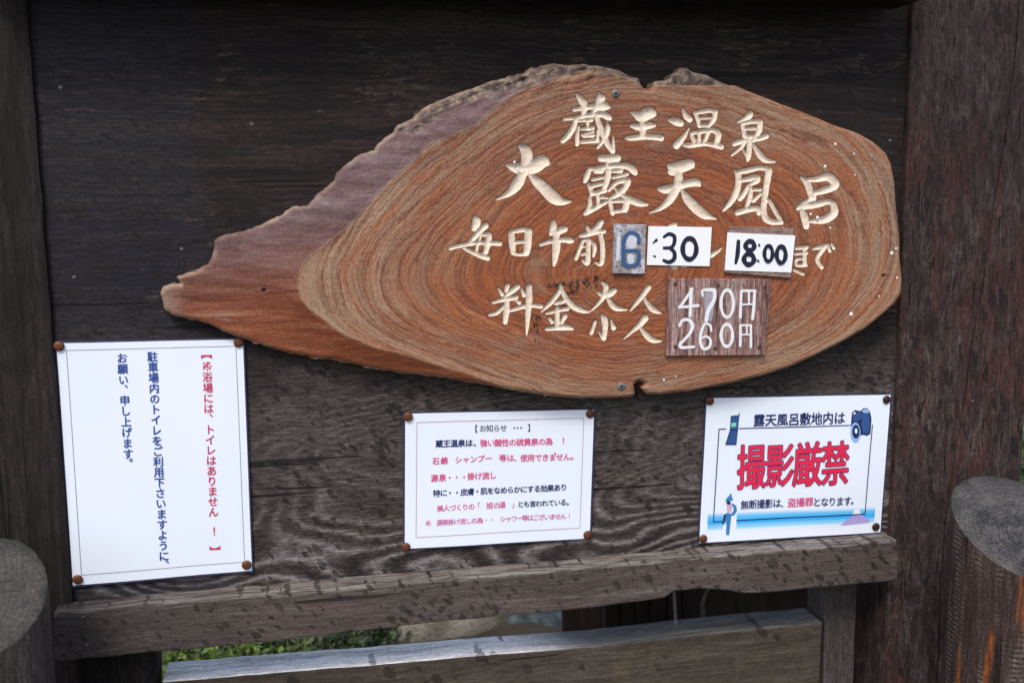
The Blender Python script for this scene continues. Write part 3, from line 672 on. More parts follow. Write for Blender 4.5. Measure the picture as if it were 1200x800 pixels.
    for ci, k in enumerate(names):
        cx0, cy0, s, strokes = CH[k]
        for st in strokes:
            pp = []
            for a, b, r in st:
                px_, py_ = cx0+a/s, cy0+b/s; q = P(px_, py_, YS); q1 = P(px_+1, py_, YS)
                pp.append((q[0], q[2], (r/s*1.10+0.25)*np.hypot(q1[0]-q[0], q1[2]-q[2])))
            pp = smooth_path(pp, 4)
            A = np.array(pp); m_ = A[:, 2].max()+0.006
            w_ = (ux > A[:, 0].min()-m_) & (ux < A[:, 0].max()+m_) & (uz > A[:, 1].min()-m_) & (uz < A[:, 1].max()+m_)
            wx, wz = ux[w_], uz[w_]; best = np.full(wx.shape, 0.01)
            for i in range(len(A)-1):
                a, b = A[i], A[i+1]; ab = b[:2]-a[:2]; L = ab@ab+1e-15
                t = np.clip(((wx-a[0])*ab[0]+(wz-a[1])*ab[1])/L, 0, 1)
                best = np.minimum(best, np.hypot(wx-a[0]-t*ab[0], wz-a[1]-t*ab[1])-(a[2]+t*(b[2]-a[2])))
            cur = carve[w_]; kk = best < cur; cur[kk] = best[kk]; carve[w_] = cur
            ow = owner[w_]; ow[(best < 0.0016) & kk] = ci; owner[w_] = ow
    dep = np.clip(-carve, 0, None)
    y = y+np.minimum(1.9*dep, 0.0025+0.24*dep)
    # chisel chatter on the floor of the strokes
    y = y+(dep > 0.0008)*0.0004*fbm(420, 420, 5, 3)
    # notches, holes
    hole_w = [(309,341,0.0022),(1036,323,0.0026)]
    for a, b, r in hole_w:
        q = P(a, b, YS)[[0, 2]]; dd = np.hypot(ux-q[0], uz-q[1]); y = y+np.clip((r-dd)/r*3, 0, 1)*0.010
    idx = np.full(ins.shape, -1); idx[u] = np.arange(u.sum())
    q = np.stack([idx[:-1, :-1], idx[:-1, 1:], idx[1:, 1:], idx[1:, :-1]], -1)[quad]
    fo = owner[q].max(1)
    co = np.stack([ux-SB.x, y-SB.y, uz-SB.z], -1)
    attrs = {'ring': ring, 'ca': np.cos(th), 'sa': np.sin(th), 'cut': cut, 'carve': carve, 'edge': dout}
    def emit(name, sel, mat, parent, extra=None):
        f = q[sel]; vid, inv = np.unique(f, return_inverse=True); f = inv.reshape(f.shape)
        me = bpy.data.meshes.new(name); me.vertices.add(len(vid)); me.vertices.foreach_set('co', co[vid].ravel())
        me.loops.add(f.size); me.loops.foreach_set('vertex_index', f.ravel().astype(np.int32))
        me.polygons.add(len(f)); me.polygons.foreach_set('loop_start', (np.arange(len(f))*4).astype(np.int32))
        try: me.polygons.foreach_set('loop_total', np.full(len(f), 4, np.int32))
        except Exception: pass
        me.polygons.foreach_set('use_smooth', np.ones(len(f), bool))
        me.update(calc_edges=True); me.validate()
        for k, vals in attrs.items():
            a = me.attributes.new(k, 'FLOAT', 'POINT'); a.data.foreach_set('value', vals[vid].astype(np.float32))
        return link(name, me, mat, parent)
    emit('sign_face', fo < 0, M_SLAB, slab)
    for ci, k in enumerate(names):
        if (fo == ci).any(): emit('carved_character', fo == ci, M_SLAB, slab)
    # side wall: boundary of the kept quads, swept back to the panel
    e = np.sort(np.concatenate([q[:, [0, 1]], q[:, [1, 2]], q[:, [2, 3]], q[:, [3, 0]]]), 1)
    eu, c = np.unique(e, axis=0, return_counts=True); be = eu[c == 1]
    vid, inv = np.unique(be, return_inverse=True); inv = inv.reshape(be.shape)
    n = len(vid); fr = co[vid].copy(); mid = fr.copy(); bk = fr.copy()
    cen = np.array([pith[0]-SB.x, pith[1]-SB.z])
    mid[:, 1] += 0.008
    bk[:, 1] = -0.0006-SB.y
    fr_y = fr[:, 1]; mid[:, 1] = np.minimum(mid[:, 1], bk[:, 1]-0.0005)
    V = np.vstack([fr, mid, bk]); F = [(a, b, b+n, a+n) for a, b in inv]+[(a+n, b+n, b+2*n, a+2*n) for a, b in inv]
    me = bpy.data.meshes.new('sign_edge'); me.from_pydata(V.tolist(), [], F); me.update()
    for k in ('ring', 'ca', 'sa', 'cut', 'edge'):
        a = me.attributes.new(k, 'FLOAT', 'POINT'); a.data.foreach_set('value', np.tile(attrs[k][vid], 3).astype(np.float32))
    a = me.attributes.new('carve', 'FLOAT', 'POINT'); a.data.foreach_set('value', np.full(3*n, 0.01, np.float32))
    link('sign_edge', me, M_SLAB, slab)

def slab_material():
    nb = NB('carved slab wood')
    ring, ca, sa, cut, carve, edge = [nb.attr(k) for k in ('ring', 'ca', 'sa', 'cut', 'carve', 'edge')]
    v = nb.obj(); x, y, z = nb.sep(v)[0], nb.sep(v)[1], nb.sep(v)[2]
    # growth rings: noise that only changes quickly along the radius
    wob = nb.noise(v, 7, 4, 0.55); wob2 = nb.noise(v, 30, 3, 0.6)
    rw = nb.math('ADD', ring, nb.math('ADD', nb.math('MULTIPLY', nb.math('SUBTRACT', wob, 0.5), 0.055), nb.math('MULTIPLY', nb.math('SUBTRACT', wob2, 0.5), 0.012)))
    r1 = nb.noise(nb.comb(nb.math('MULTIPLY', rw, 34.0), nb.math('MULTIPLY', ca, 0.7), nb.math('MULTIPLY', sa, 0.7)), 1.0, 2, 0.5)
    r2 = nb.noise(nb.comb(nb.math('MULTIPLY', rw, 120.0), nb.math('MULTIPLY', ca, 1.6), nb.math('MULTIPLY', sa, 1.6)), 1.0, 3, 0.6)
    r3 = nb.noise(nb.comb(nb.math('MULTIPLY', rw, 9.0), nb.math('MULTIPLY', ca, 1.3), nb.math('MULTIPLY', sa, 1.3)), 1.0, 3, 0.6)
    lines = nb.math('MULTIPLY', nb.math('ADD', nb.math('SINE', nb.math('MULTIPLY', nb.math('ADD', rw, nb.math('MULTIPLY', r3, 0.20)), 2*math.pi*31)), 1.0), 0.5)
    lam = nb.noise(nb.comb(nb.math('MULTIPLY', rw, 14.0), nb.math('MULTIPLY', ca, 2.2), nb.math('MULTIPLY', sa, 2.2)), 1.0, 3, 0.6)
    late = nb.math('MULTIPLY', nb.math('POWER', lines, 2.6), nb.math('ADD', 0.35, nb.math('MULTIPLY', nb.step(lam, 0.38, 0.6), 0.75)))
    dsh = nb.noise(nb.comb(nb.math('MULTIPLY', rw, 190.0), nb.math('MULTIPLY', ca, 22.0), nb.math('MULTIPLY', sa, 22.0)), 1.0, 3, 0.65)
    blot = nb.noise(v, 9, 5, 0.6); fine = nb.noise(v, 420, 3, 0.7)
    dash = nb.noise(nb.mapping(v, rot=(0, math.radians(-38), 0), scale=(30, 30, 260)), 1.0, 3, 0.6)   # saw marks
    # orange heart, tan / grey sapwood weathered in bands
    warm = nb.ramp(nb.math('ADD', nb.math('MULTIPLY', r1, 0.55), nb.math('ADD', nb.math('MULTIPLY', r2, 0.35), nb.math('MULTIPLY', dash, 0.12))),
                   [(0.32, (0.10, 0.026, 0.012)), (0.46, (0.225, 0.055, 0.018)), (0.58, (0.32, 0.095, 0.032)), (0.72, (0.39, 0.17, 0.075))])
    tan = nb.ramp(nb.math('ADD', nb.math('MULTIPLY', r2, 0.5), nb.math('ADD', nb.math('MULTIPLY', fine, 0.2), nb.math('MULTIPLY', dash, 0.34))),
                  [(0.36, (0.11, 0.045, 0.026)), (0.48, (0.21, 0.115, 0.068)), (0.58, (0.31, 0.205, 0.135)), (0.70, (0.44, 0.335, 0.235))])
    grey = nb.mix(r2, (0.15, 0.105, 0.078), (0.31, 0.245, 0.185))
    rim = nb.step(nb.math('ADD', ring, nb.math('MULTIPLY', nb.math('SUBTRACT', blot, 0.5), 1.3)), 0.52, 1.12)
    tf = nb.math('MULTIPLY', rim, 0.92)
    c = nb.mix(tf, warm, tan)
    gm = nb.step(nb.noise(nb.comb(nb.math('MULTIPLY', rw, 7.0), nb.math('MULTIPLY', ca, 2.4), nb.math('MULTIPLY', sa, 2.4)), 1.0, 4, 0.65), 0.53, 0.68)
    c = nb.mix(nb.math('MULTIPLY', gm, 0.6), c, grey)
    top = nb.math('MULTIPLY', nb.step(z, 0.205, 0.30), nb.math('SUBTRACT', 1.0, nb.step(x, 0.19, 0.33)))
    c = nb.mix(nb.math('MULTIPLY', top, nb.math('MULTIPLY', nb.step(r3, 0.35, 0.6), 0.75)), c, (0.125, 0.038, 0.024))
    la = nb.math('MULTIPLY', late, nb.math('SUBTRACT', 0.88, nb.math('MULTIPLY', nb.step(r1, 0.4, 0.62), 0.55)))
    c = nb.mix(nb.math('MULTIPLY', la, 0.62), c, (0.145, 0.040, 0.020))
    c = nb.mix(nb.math('MULTIPLY', nb.step(dsh, 0.56, 0.68), 0.36), c, (0.42, 0.25, 0.145))
    c = nb.mix(nb.math('MULTIPLY', nb.math('SUBTRACT', 1.0, nb.step(dsh, 0.32, 0.44)), 0.5), c, (0.10, 0.034, 0.020))
    pores = nb.step(nb.noise(nb.mapping(v, scale=(1, 1, 1.5)), 520, 2, 0.6), 0.60, 0.70)
    c = nb.mix(nb.math('MULTIPLY', pores, 0.30), c, (0.50, 0.42, 0.33))
    dkr = nb.step(nb.noise(nb.comb(nb.math('MULTIPLY', rw, 60.0), nb.math('MULTIPLY', ca, 7), nb.math('MULTIPLY', sa, 7)), 1.0, 4, 0.7), 0.62, 0.70)
    c = nb.mix(nb.math('MULTIPLY', dkr, 0.55), c, (0.060, 0.026, 0.018))
    # shell wood outside the cut: long fibres, purple grey above, red orange below
    fv = nb.mapping(v, scale=(7, 40, 120), rot=(0, math.radians(6), 0))
    fb = nb.noise(fv, 1.0, 6, 0.65)
    fu = nb.mapping(v, scale=(16, 40, 60), rot=(0, math.radians(-4), 0)); fb2 = nb.noise(fu, 1.0, 5, 0.6)
    low = nb.ramp(nb.math('ADD', nb.math('MULTIPLY', fb, 0.7), nb.math('MULTIPLY', fine, 0.3)), [(0.34, (0.060, 0.020, 0.010)), (0.45, (0.185, 0.042, 0.013)), (0.58, (0.25, 0.075, 0.028)), (0.70, (0.36, 0.24, 0.17))])
    upc = nb.ramp(nb.math('ADD', nb.math('MULTIPLY', fb2, 0.7), nb.math('MULTIPLY', fine, 0.3)), [(0.36, (0.070, 0.036, 0.036)), (0.48, (0.125, 0.070, 0.075)), (0.58, (0.180, 0.118, 0.130)), (0.70, (0.30, 0.22, 0.20))])
    dia = nb.math('ADD', z, nb.math('ADD', nb.math('MULTIPLY', x, -0.12), nb.math('MULTIPLY', nb.math('SUBTRACT', fb, 0.5), 0.10)))
    sm = nb.step(dia, 0.130, 0.250)
    sh = nb.mix(sm, low, upc)
    tip = nb.math('SUBTRACT', 1.0, nb.step(nb.math('ADD', x, nb.math('MULTIPLY', fb, 0.05)), -0.430, -0.395))
    sh = nb.mix(nb.math('MULTIPLY', tip, 0.8), sh, nb.mix(fb, (0.22, 0.16, 0.12), (0.42, 0.32, 0.24)))
    brk = nb.math('MULTIPLY', nb.math('MULTIPLY', nb.step(x, -0.19, -0.11), nb.math('SUBTRACT', 1.0, nb.step(nb.math('ADD', edge, nb.math('MULTIPLY', nb.math('SUBTRACT', blot, 0.5), 0.04)), 0.014, 0.024))), nb.step(z, 0.26, 0.30))
    bkc = nb.ramp(nb.noise(v, 95, 6, 0.75), [(0.40, (0.030, 0.022, 0.022)), (0.5, (0.11, 0.080, 0.068)), (0.62, (0.34, 0.26, 0.18))])
    is_cut = nb.step(nb.math('ADD', cut, nb.math('MULTIPLY', nb.math('SUBTRACT', wob2, 0.5), 0.006)), -0.0012, 0.0012)
    fb4 = nb.noise(nb.mapping(v, scale=(26, 30, 340), rot=(0, 0.05, 0)), 1.0, 7, 0.8)
    sh = nb.mix(nb.math('MULTIPLY', nb.step(fb4, 0.54, 0.68), 0.42), sh, (0.34, 0.25, 0.21))
    sh = nb.mix(nb.math('MULTIPLY', nb.math('SUBTRACT', 1.0, nb.step(fb4, 0.34, 0.46)), 0.55), sh, (0.055, 0.022, 0.017))
    sh = nb.mix(nb.math('MULTIPLY', brk, 0.9), sh, bkc)
    c = nb.mix(nb.math('MULTIPLY', nb.math('MULTIPLY', brk, nb.math('SUBTRACT', 1.0, nb.step(x, 0.02, 0.14))), 0.7), c, bkc)
    c = nb.mix(is_cut, sh, c)
    rid_ = nb.math('MULTIPLY', nb.math('SUBTRACT', 1.0, nb.step(nb.math('ABSOLUTE', cut), 0.0010, 0.0045)), nb.step(wob2, 0.30, 0.55))
    c = nb.mix(nb.math('MULTIPLY', rid_, 0.35), c, (0.44, 0.31, 0.20))
    eg = nb.math('SUBTRACT', 1.0, nb.step(edge, 0.001, 0.0055))
    c = nb.mix(nb.math('MULTIPLY', nb.math('MULTIPLY', eg, nb.step(wob2, 0.35, 0.65)), nb.math('SUBTRACT', 0.75, nb.math('MULTIPLY', is_cut, 0.45))), c, (0.36, 0.26, 0.18))
    bd1 = nb.step(nb.noise(nb.comb(nb.math('MULTIPLY', rw, 40.0), nb.math('MULTIPLY', ca, 3.4), nb.math('MULTIPLY', sa, 3.4)), 1.0, 5, 0.75), 0.47, 0.58)
    c = nb.mix(nb.math('MULTIPLY', nb.math('MULTIPLY', bd1, is_cut), 0.58), c, (0.31, 0.078, 0.020))
    bd2 = nb.step(nb.noise(nb.comb(nb.math('ADD', nb.math('MULTIPLY', rw, 48.0), 7.0), nb.math('MULTIPLY', ca, 4.0), nb.math('MULTIPLY', sa, 4.0)), 1.0, 5, 0.75), 0.55, 0.64)
    c = nb.mix(nb.math('MULTIPLY', nb.math('MULTIPLY', bd2, is_cut), 0.50), c, (0.135, 0.095, 0.068))
    bd3 = nb.math('MULTIPLY', nb.step(ring, 0.60, 0.95), nb.step(nb.noise(nb.comb(nb.math('ADD', nb.math('MULTIPLY', rw, 44.0), 3.0), nb.math('MULTIPLY', ca, 2.5), nb.math('MULTIPLY', sa, 2.5)), 1.0, 4, 0.7), 0.42, 0.56))
    c = nb.mix(nb.math('MULTIPLY', nb.math('MULTIPLY', bd3, is_cut), 0.42), c, (0.38, 0.28, 0.185))
    c = nb.mix(nb.math('MULTIPLY', nb.math('MULTIPLY', nb.math('POWER', late, 1.5), is_cut), 0.68), c, (0.130, 0.036, 0.017))
    grit = nb.noise(v, 620, 3, 0.8); gr2 = nb.noise(nb.comb(nb.math('MULTIPLY', rw, 330.0), nb.math('MULTIPLY', ca, 60.0), nb.math('MULTIPLY', sa, 60.0)), 1.0, 2, 0.7)
    gg = nb.math('ADD', nb.math('MULTIPLY', grit, 0.5), nb.math('MULTIPLY', gr2, 0.5))
    gk = nb.math('ADD', 0.35, nb.math('MULTIPLY', is_cut, 0.65))
    c = nb.mix(nb.math('MULTIPLY', gk, nb.math('MULTIPLY', nb.step(gg, 0.51, 0.62), 0.46)), c, nb.mix(nb.step(ring, 0.45, 0.9), (0.42, 0.20, 0.105), (0.50, 0.35, 0.235)))
    c = nb.mix(nb.math('MULTIPLY', gk, nb.math('MULTIPLY', nb.math('SUBTRACT', 1.0, nb.step(gg, 0.38, 0.49)), 0.60)), c, (0.075, 0.025, 0.014))
    # dark checks near the heart
    crk = nb.noise(nb.mapping(v, scale=(1.2, 1, 0.9), rot=(0, -0.6, 0)), 150, 4, 0.7)
    kk = None
    for px_, py_, rx_, ry_ in ((660, 340, 24, 12), (655, 357, 16, 9), (628, 374, 9, 8), (627, 386, 6, 16), (683, 333, 22, 9), (700, 328, 14, 7)):
        q1 = nb.n('ShaderNodeVectorMath', {0: v, 1: tuple(Vector(P(px_, py_, YS))-base(slab))}, operation='SUBTRACT').outputs[0]
        q1 = nb.mapping(q1, scale=(900.0/rx_, 0, 900.0/ry_))
        d1 = nb.n('ShaderNodeVectorMath', {0: q1}, operation='LENGTH').outputs['Value']
        k1 = nb.math('SUBTRACT', 1.0, nb.step(d1, 0.3, 1.15))
        kk = k1 if kk is None else nb.math('MAXIMUM', kk, k1)
    kk = nb.math('MULTIPLY', nb.step(nb.math('ADD', crk, nb.math('MULTIPLY', kk, 0.10)), 0.585, 0.635), nb.step(kk, 0.02, 0.3))
    c = nb.mix(nb.math('MULTIPLY', kk, 0.92), c, (0.014, 0.013, 0.015))
    # cream paint in the carving, pinkish wood showing on the floor
    cn = nb.math('ADD', carve, nb.math('MULTIPLY', nb.math('SUBTRACT', nb.noise(v, 260, 3, 0.6), 0.5), 0.0012))
    inn = nb.math('SUBTRACT', 1.0, nb.step(cn, -0.0004, 0.0003))
    cream = nb.mix(nb.noise(v, 150, 4, 0.65), (0.60, 0.48, 0.37), (0.82, 0.74, 0.62))
    floor = nb.mix(nb.step(nb.noise(nb.mapping(v, scale=(1, 1, 1), loc=(3, 3, 3)), 230, 4, 0.7), 0.50, 0.66), cream, (0.60, 0.44, 0.35))
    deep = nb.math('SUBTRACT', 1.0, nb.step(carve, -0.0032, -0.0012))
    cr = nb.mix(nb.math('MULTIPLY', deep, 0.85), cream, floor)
    shadow_rim = nb.math('MULTIPLY', nb.math('SUBTRACT', 1.0, nb.step(cn, 0.0002, 0.0018)), 0.62)  # shadow along the carved strokes, painted as a darker outer line
    c = nb.mix(shadow_rim, c, (0.11, 0.05, 0.032))
    c = nb.mix(inn, c, cr)
    # droppings of white paint
    hgt = nb.math('ADD', nb.math('MULTIPLY', lines, -0.25), nb.math('ADD', nb.math('MULTIPLY', r2, 0.5), nb.math('ADD', nb.math('MULTIPLY', fine, 0.25), nb.math('MULTIPLY', dash, 0.35))))
    fb3 = nb.noise(nb.mapping(v, scale=(40, 40, 420)), 1.0, 6, 0.8)
    hs = nb.math('ADD', nb.math('MULTIPLY', fb, 0.7), nb.math('MULTIPLY', fb3, 0.8))
    hh = nb.n('ShaderNodeMix', {0: is_cut, 2: hs, 3: hgt}, data_type='FLOAT').outputs[0]
    hh = nb.n('ShaderNodeMix', {0: inn, 2: hh, 3: nb.math('MULTIPLY', fine, 0.4)}, data_type='FLOAT').outputs[0]
    hh = nb.math('SUBTRACT', hh, nb.math('MULTIPLY', kk, 0.8))
    return nb.done(c, 0.62, nb.bump(hh, 0.55, 0.0022), Specular_IOR_Level=0.3)
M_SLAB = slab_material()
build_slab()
# screws and drops on the slab
M_ZINC = plain('zinc screw', (0.17, 0.19, 0.21), 0.6, 0.5, 0.3, 500)
M_DARK = plain('hole black', (0.006, 0.006, 0.007), 0.9)
M_WHITE = plain('white paint', (0.80, 0.80, 0.80), 0.5)
for a, b in ((721.5, 109.5), (728, 452.5)):
    s_ = disc('screw', a, b, 0.0052, YS-0.0006, 0.0016, M_ZINC, slab)
    disc('socket', a+0.3, b+0.2, 0.0018, YS-0.0023, 0.0003, M_DARK, slab)
for a, b, r in ((979, 169, .0019), (967, 195, .0020), (1001, 180, .0012), (1002, 205, .0011), (950, 251, .0017), (958, 255, .0022), (973, 267, .0013), (1045, 296.5, .0024), (1050, 291, .0016), (1051, 325.5, .0015), (997.5, 368, .0027), (1030, 347, .0012), (778, 445, .0015), (603, 190, .0016), (607, 198, .0018), (792, 441, .001)):
    disc('paint_drop', a, b, r, YS-0.0002, 0.0005, M_WHITE, slab)

# ------------------------------------------------------------------ plates and papers with the hours and prices
nb = NB('price plate wood'); v = nb.obj()
g1 = nb.noise(nb.mapping(v, scale=(110, 1, 5)), 1.0, 5, 0.65); g2 = nb.noise(v, 45, 4, 0.6); g3 = nb.noise(nb.mapping(v, scale=(420, 1, 22)), 1.0, 3, 0.6)
c = nb.ramp(nb.math('ADD', nb.math('MULTIPLY', g1, 0.6), nb.math('MULTIPLY', g3, 0.4)), [(0.36, (0.045, 0.022, 0.020)), (0.46, (0.17, 0.085, 0.075)), (0.56, (0.30, 0.21, 0.195)), (0.68, (0.38, 0.30, 0.29))])
c = nb.mix(nb.math('MULTIPLY', nb.step(g2, 0.58, 0.7), 0.5), c, (0.26, 0.09, 0.05))
c, _m = micro(nb, v, c, 60, 420, 'Z', 0.4, 1.8)
dk_ = nb.step(nb.noise(nb.mapping(v, scale=(140, 1, 9), loc=(4, 0, 0)), 1.0, 3, 0.6), 0.60, 0.67)
c = nb.mix(nb.math('MULTIPLY', dk_, 0.8), c, (0.03, 0.014, 0.012))
M_PRICE = nb.done(c, 0.75, nb.bump(g1, 0.6, 0.002))
nb = NB('grey painted tile'); v = nb.obj()
g = nb.noise(nb.mapping(v, scale=(60, 1, 18)), 1.0, 5, 0.65); q = nb.noise(v, 55, 4, 0.6)
c = nb.ramp(g, [(0.3, (0.12, 0.10, 0.10)), (0.5, (0.29, 0.27, 0.28)), (0.7, (0.42, 0.41, 0.45))])
c = nb.mix(nb.math('MULTIPLY', nb.step(q, 0.52, 0.62), 0.8), c, (0.46, 0.48, 0.56))
c, _m = micro(nb, v, c, 120, 420, 'X', 0.45, 1.5)
M_TILE = nb.done(c, 0.7, nb.bump(g, 0.5, 0.001))
M_TILEB = timber('tile backing wood', [(0.3, (0.09, 0.06, 0.05)), (0.5, (0.21, 0.14, 0.12)), (0.75, (0.33, 0.25, 0.22))], 'X', 9.0, 8, 150)
def paper_mat(name, col, rough=0.35, coat=0.5):
    nb = NB(name); v = nb.obj(); f = nb.noise(v, 12, 4, 0.55); f2 = nb.noise(v, 500, 2, 0.5)
    c = nb.mix(f, tuple(a*0.97 for a in col), tuple(min(1, a*1.02) for a in col))
    return nb.done(c, rough, nb.bump(nb.noise(v, 22, 3, 0.5), 0.10, 0.002), Coat_Weight=coat, Coat_Roughness=0.12)
M_PAPER = paper_mat('laminated paper', (0.79, 0.86, 0.96))
M_PAPER2 = paper_mat('taped paper', (0.85, 0.87, 0.90), 0.55, 0.15)
def ink(name, col, rough=0.45): 
    nb = NB(name); f = nb.noise(nb.obj(), 600, 3, 0.6)
    return nb.done(nb.mix(f, tuple(x*0.85 for x in col), tuple(min(1, x*1.15) for x in col)), rough, Coat_Weight=0.3, Coat_Roughness=0.15)
M_NAVYINK = ink('navy marker', (0.006, 0.008, 0.030))
M_BLUEP = ink('blue paint', (0.028, 0.085, 0.21), 0.6)
M_PWHITE = ink('white brush paint', (0.76, 0.77, 0.80), 0.6)

def slab_tile(name, label, cat, corners, y0, y1, mat, partname):
    pc = P(sum(a for a, b in corners)/4, max(b for a, b in corners), y1)
    t = thing(name, (pc[0], pc[1], pc[2]), label, cat)
    prism(partname, corners, y0, y1, mat, t, 0.0006, 0.0, 1)
    return t
def Z(x0, y0, s, st): return [[(x0+a/s, y0+b/s, r/s) for a, b, r in l] for l in st]
def ell(cx, cy, rx, ry, r, n=16):
    return [(cx+rx*math.sin(2*math.pi*i/n), cy-ry*math.cos(2*math.pi*i/n), r*(1+0.12*math.sin(i*1.7))) for i in range(n+1)]
YB = YS+0.0004
t = slab_tile('hour_tile', 'small grey painted wooden tile with a blue 6, left of the first white paper', 'tile', [(720,262.5),(757.6,263.2),(755.8,321),(718.6,320.4)], YS-0.006, YB, M_TILE, 'tile')
yy = YS-0.0062
ribbons('white_patch', Z(710,250,8,[[(250,240,45),(240,300,40)],[(230,410,30),(235,450,28)],[(165,240,12),(170,420,10)],[(120,230,18),(110,430,16)]]), yy, plain('patch paint', (0.56, 0.58, 0.66), 0.6, 0, 0.15), t)
ribbons('numeral', Z(710,250,8,[[(308,285,13),(303,215,17),(250,182,17),(198,200,17),(168,260,18),(164,400,20),(172,475,20),(230,492,17),(290,475,18),(310,410,18),(295,352,16),(190,350,14)]]), yy-0.0006, M_BLUEP, t)
for a, b in ((145,165),(340,170),(100,495),(325,490)): disc('nail', 710+a/8, 250+b/8, 0.0013, YS-0.006, 0.0004, M_RUST, t, 8)
def paper(name, label, corners, y, mat=M_PAPER2):
    pc = P(sum(a for a, b in corners)/4, max(b for a, b in corners), y)
    t = thing(name, tuple(pc), label, 'paper')
    prism('sheet', corners, y-0.0006, y, mat, t, 0.0, 0.0)
    return t
t = paper('time_paper', 'white paper strip marked :30 in black marker, beside the blue 6 tile', [(760,265),(834.2,266.2),(831.5,312),(758,310.4)], YS-0.0016)
ribbons('lettering', Z(710,250,8,[[(442,280,6),(475,252,14)],[(444,398,4),(460,405,11)],[(545,222,13),(590,195,17),(640,215,18),(640,280,18),(610,320,16),(545,325,14)],[(600,325,16),(640,365,18),(640,425,20),(592,458,18),(540,440,13)],ell(783,333,64,98,21)]), YS-0.0023, M_NAVYINK, t)
tb = slab_tile('backing_tile', 'thin weathered wooden tile half hidden behind the 18:00 paper', 'tile', [(855.6,265.4),(930,267.2),(927,326),(848.8,319.5)], YS-0.004, YB, M_TILEB, 'tile')
t = paper('time_paper', 'white paper strip marked 18:00 in black marker, stuck over a wooden tile', [(852.5,272.3),(932,276),(927.3,319.4),(849.4,316.6)], YS-0.0046)
t['group'] = 'paper strips with opening hours'
ribbons('lettering', Z(835,260,8,[[(243,182,17),(235,300,21),(218,385,14)],ell(350,225,40,42,22),ell(340,350,46,50,22),[(435,216,10),(436,222,10)],[(420,360,9),(430,370,9)],ell(522,297,38,72,17),ell(640,307,42,76,19)]), YS-0.0053, M_NAVYINK, t)
t = slab_tile('price_plate', 'reddish wooden plate with prices painted in white, screwed below the opening hours', 'price sign', [(783,326.3),(904,327.5),(897,416),(780.6,417)], YS-0.006, YB, M_PRICE, 'plate')
yy = YS-0.0062
ribbons('faded_patch', Z(770,320,8,[[(490,175,42),(490,300,46),(485,420,34)]]), yy, plain('greyed white', (0.33, 0.32, 0.38), 0.7, 0, 0.35, 200), t)
for nm, st in (('4', [[(330,150,13),(215,318,13)],[(205,322,11),(385,303,14)],[(320,150,16),(310,398,14)]]),
               ('7', [[(430,215,9),(430,162,12),(535,158,17)],[(540,170,17),(535,250,17),(480,350,19),(460,442,17)]]),
               ('0', [ell(657,285,58,128,14)]),
               ('yen', [[(790,170,12),(785,300,12),(780,415,14)],[(800,165,11),(920,165,11)],[(915,170,12),(908,300,14),(895,430,14)],[(790,295,8),(905,290,8)],[(860,170,11),(860,290,9)]]),
               ('2', [[(212,490,14),(240,442,13),(300,440,15),(332,490,18),(310,560,15),(250,630,13),(222,660,13)],[(222,650,15),(222,695,14),(345,690,12)]]),
               ('6', [[(508,540,10),(498,492,12),(450,475,12),(415,550,14),(405,640,14),(435,708,14),(490,690,14),(500,625,12),(460,592,10),(412,612,8)]]),
               ('0b', [ell(654,583,54,104,14)]),
               ('yenb', [[(782,490,11),(780,680,12)],[(785,488,9),(880,488,9)],[(880,490,11),(880,690,12)],[(785,575,7),(875,575,7)],[(840,490,8),(840,575,7)]])):
    ribbons('painted_digit' if 'yen' not in nm else 'painted_character', Z(770,320,8,st), yy-0.0006, M_PWHITE, t)
for a, b in ((170,100),(570,112),(1010,130),(170,690),(545,705),(955,692)):
    disc('screw', 770+a/8, 320+b/8, 0.0028, YS-0.006, 0.0012, M_RUST, t)

# ------------------------------------------------------------------ laminated notices
nb = NB('laminate film'); 
M_FILM = nb.done((0.045, 0.045, 0.10), 0.12, Specular_IOR_Level=0.7)  # violet reflection on the film margin, put into its base colour
M_TACK = plain('copper brown tack', (0.13, 0.045, 0.020), 0.5, 0.35, 0.6, 260)
M_TACK2 = plain('dark tack', (0.045, 0.022, 0.016), 0.45, 0.4, 0.5, 260)
def ink2(name, col): return ink(name, col, 0.4)
M_RED = ink2('red ink', (0.56, 0.022, 0.11)); M_BLUE = ink2('blue ink', (0.010, 0.060, 0.30)); M_TEAL = ink2('dark teal ink', (0.008, 0.040, 0.10))
M_PINK = ink2('pink ink', (0.66, 0.08, 0.24)); M_MAG = ink2('magenta ink', (0.62, 0.10, 0.34)); M_GREYL = ink2('thin grey ink', (0.25, 0.27, 0.33)); M_LILAC = ink2('lilac ink', (0.50, 0.30, 0.40))
M_NAVY = ink2('navy ink', (0.008, 0.022, 0.12)); M_HOT = ink2('hot red ink', (0.72, 0.022, 0.075))

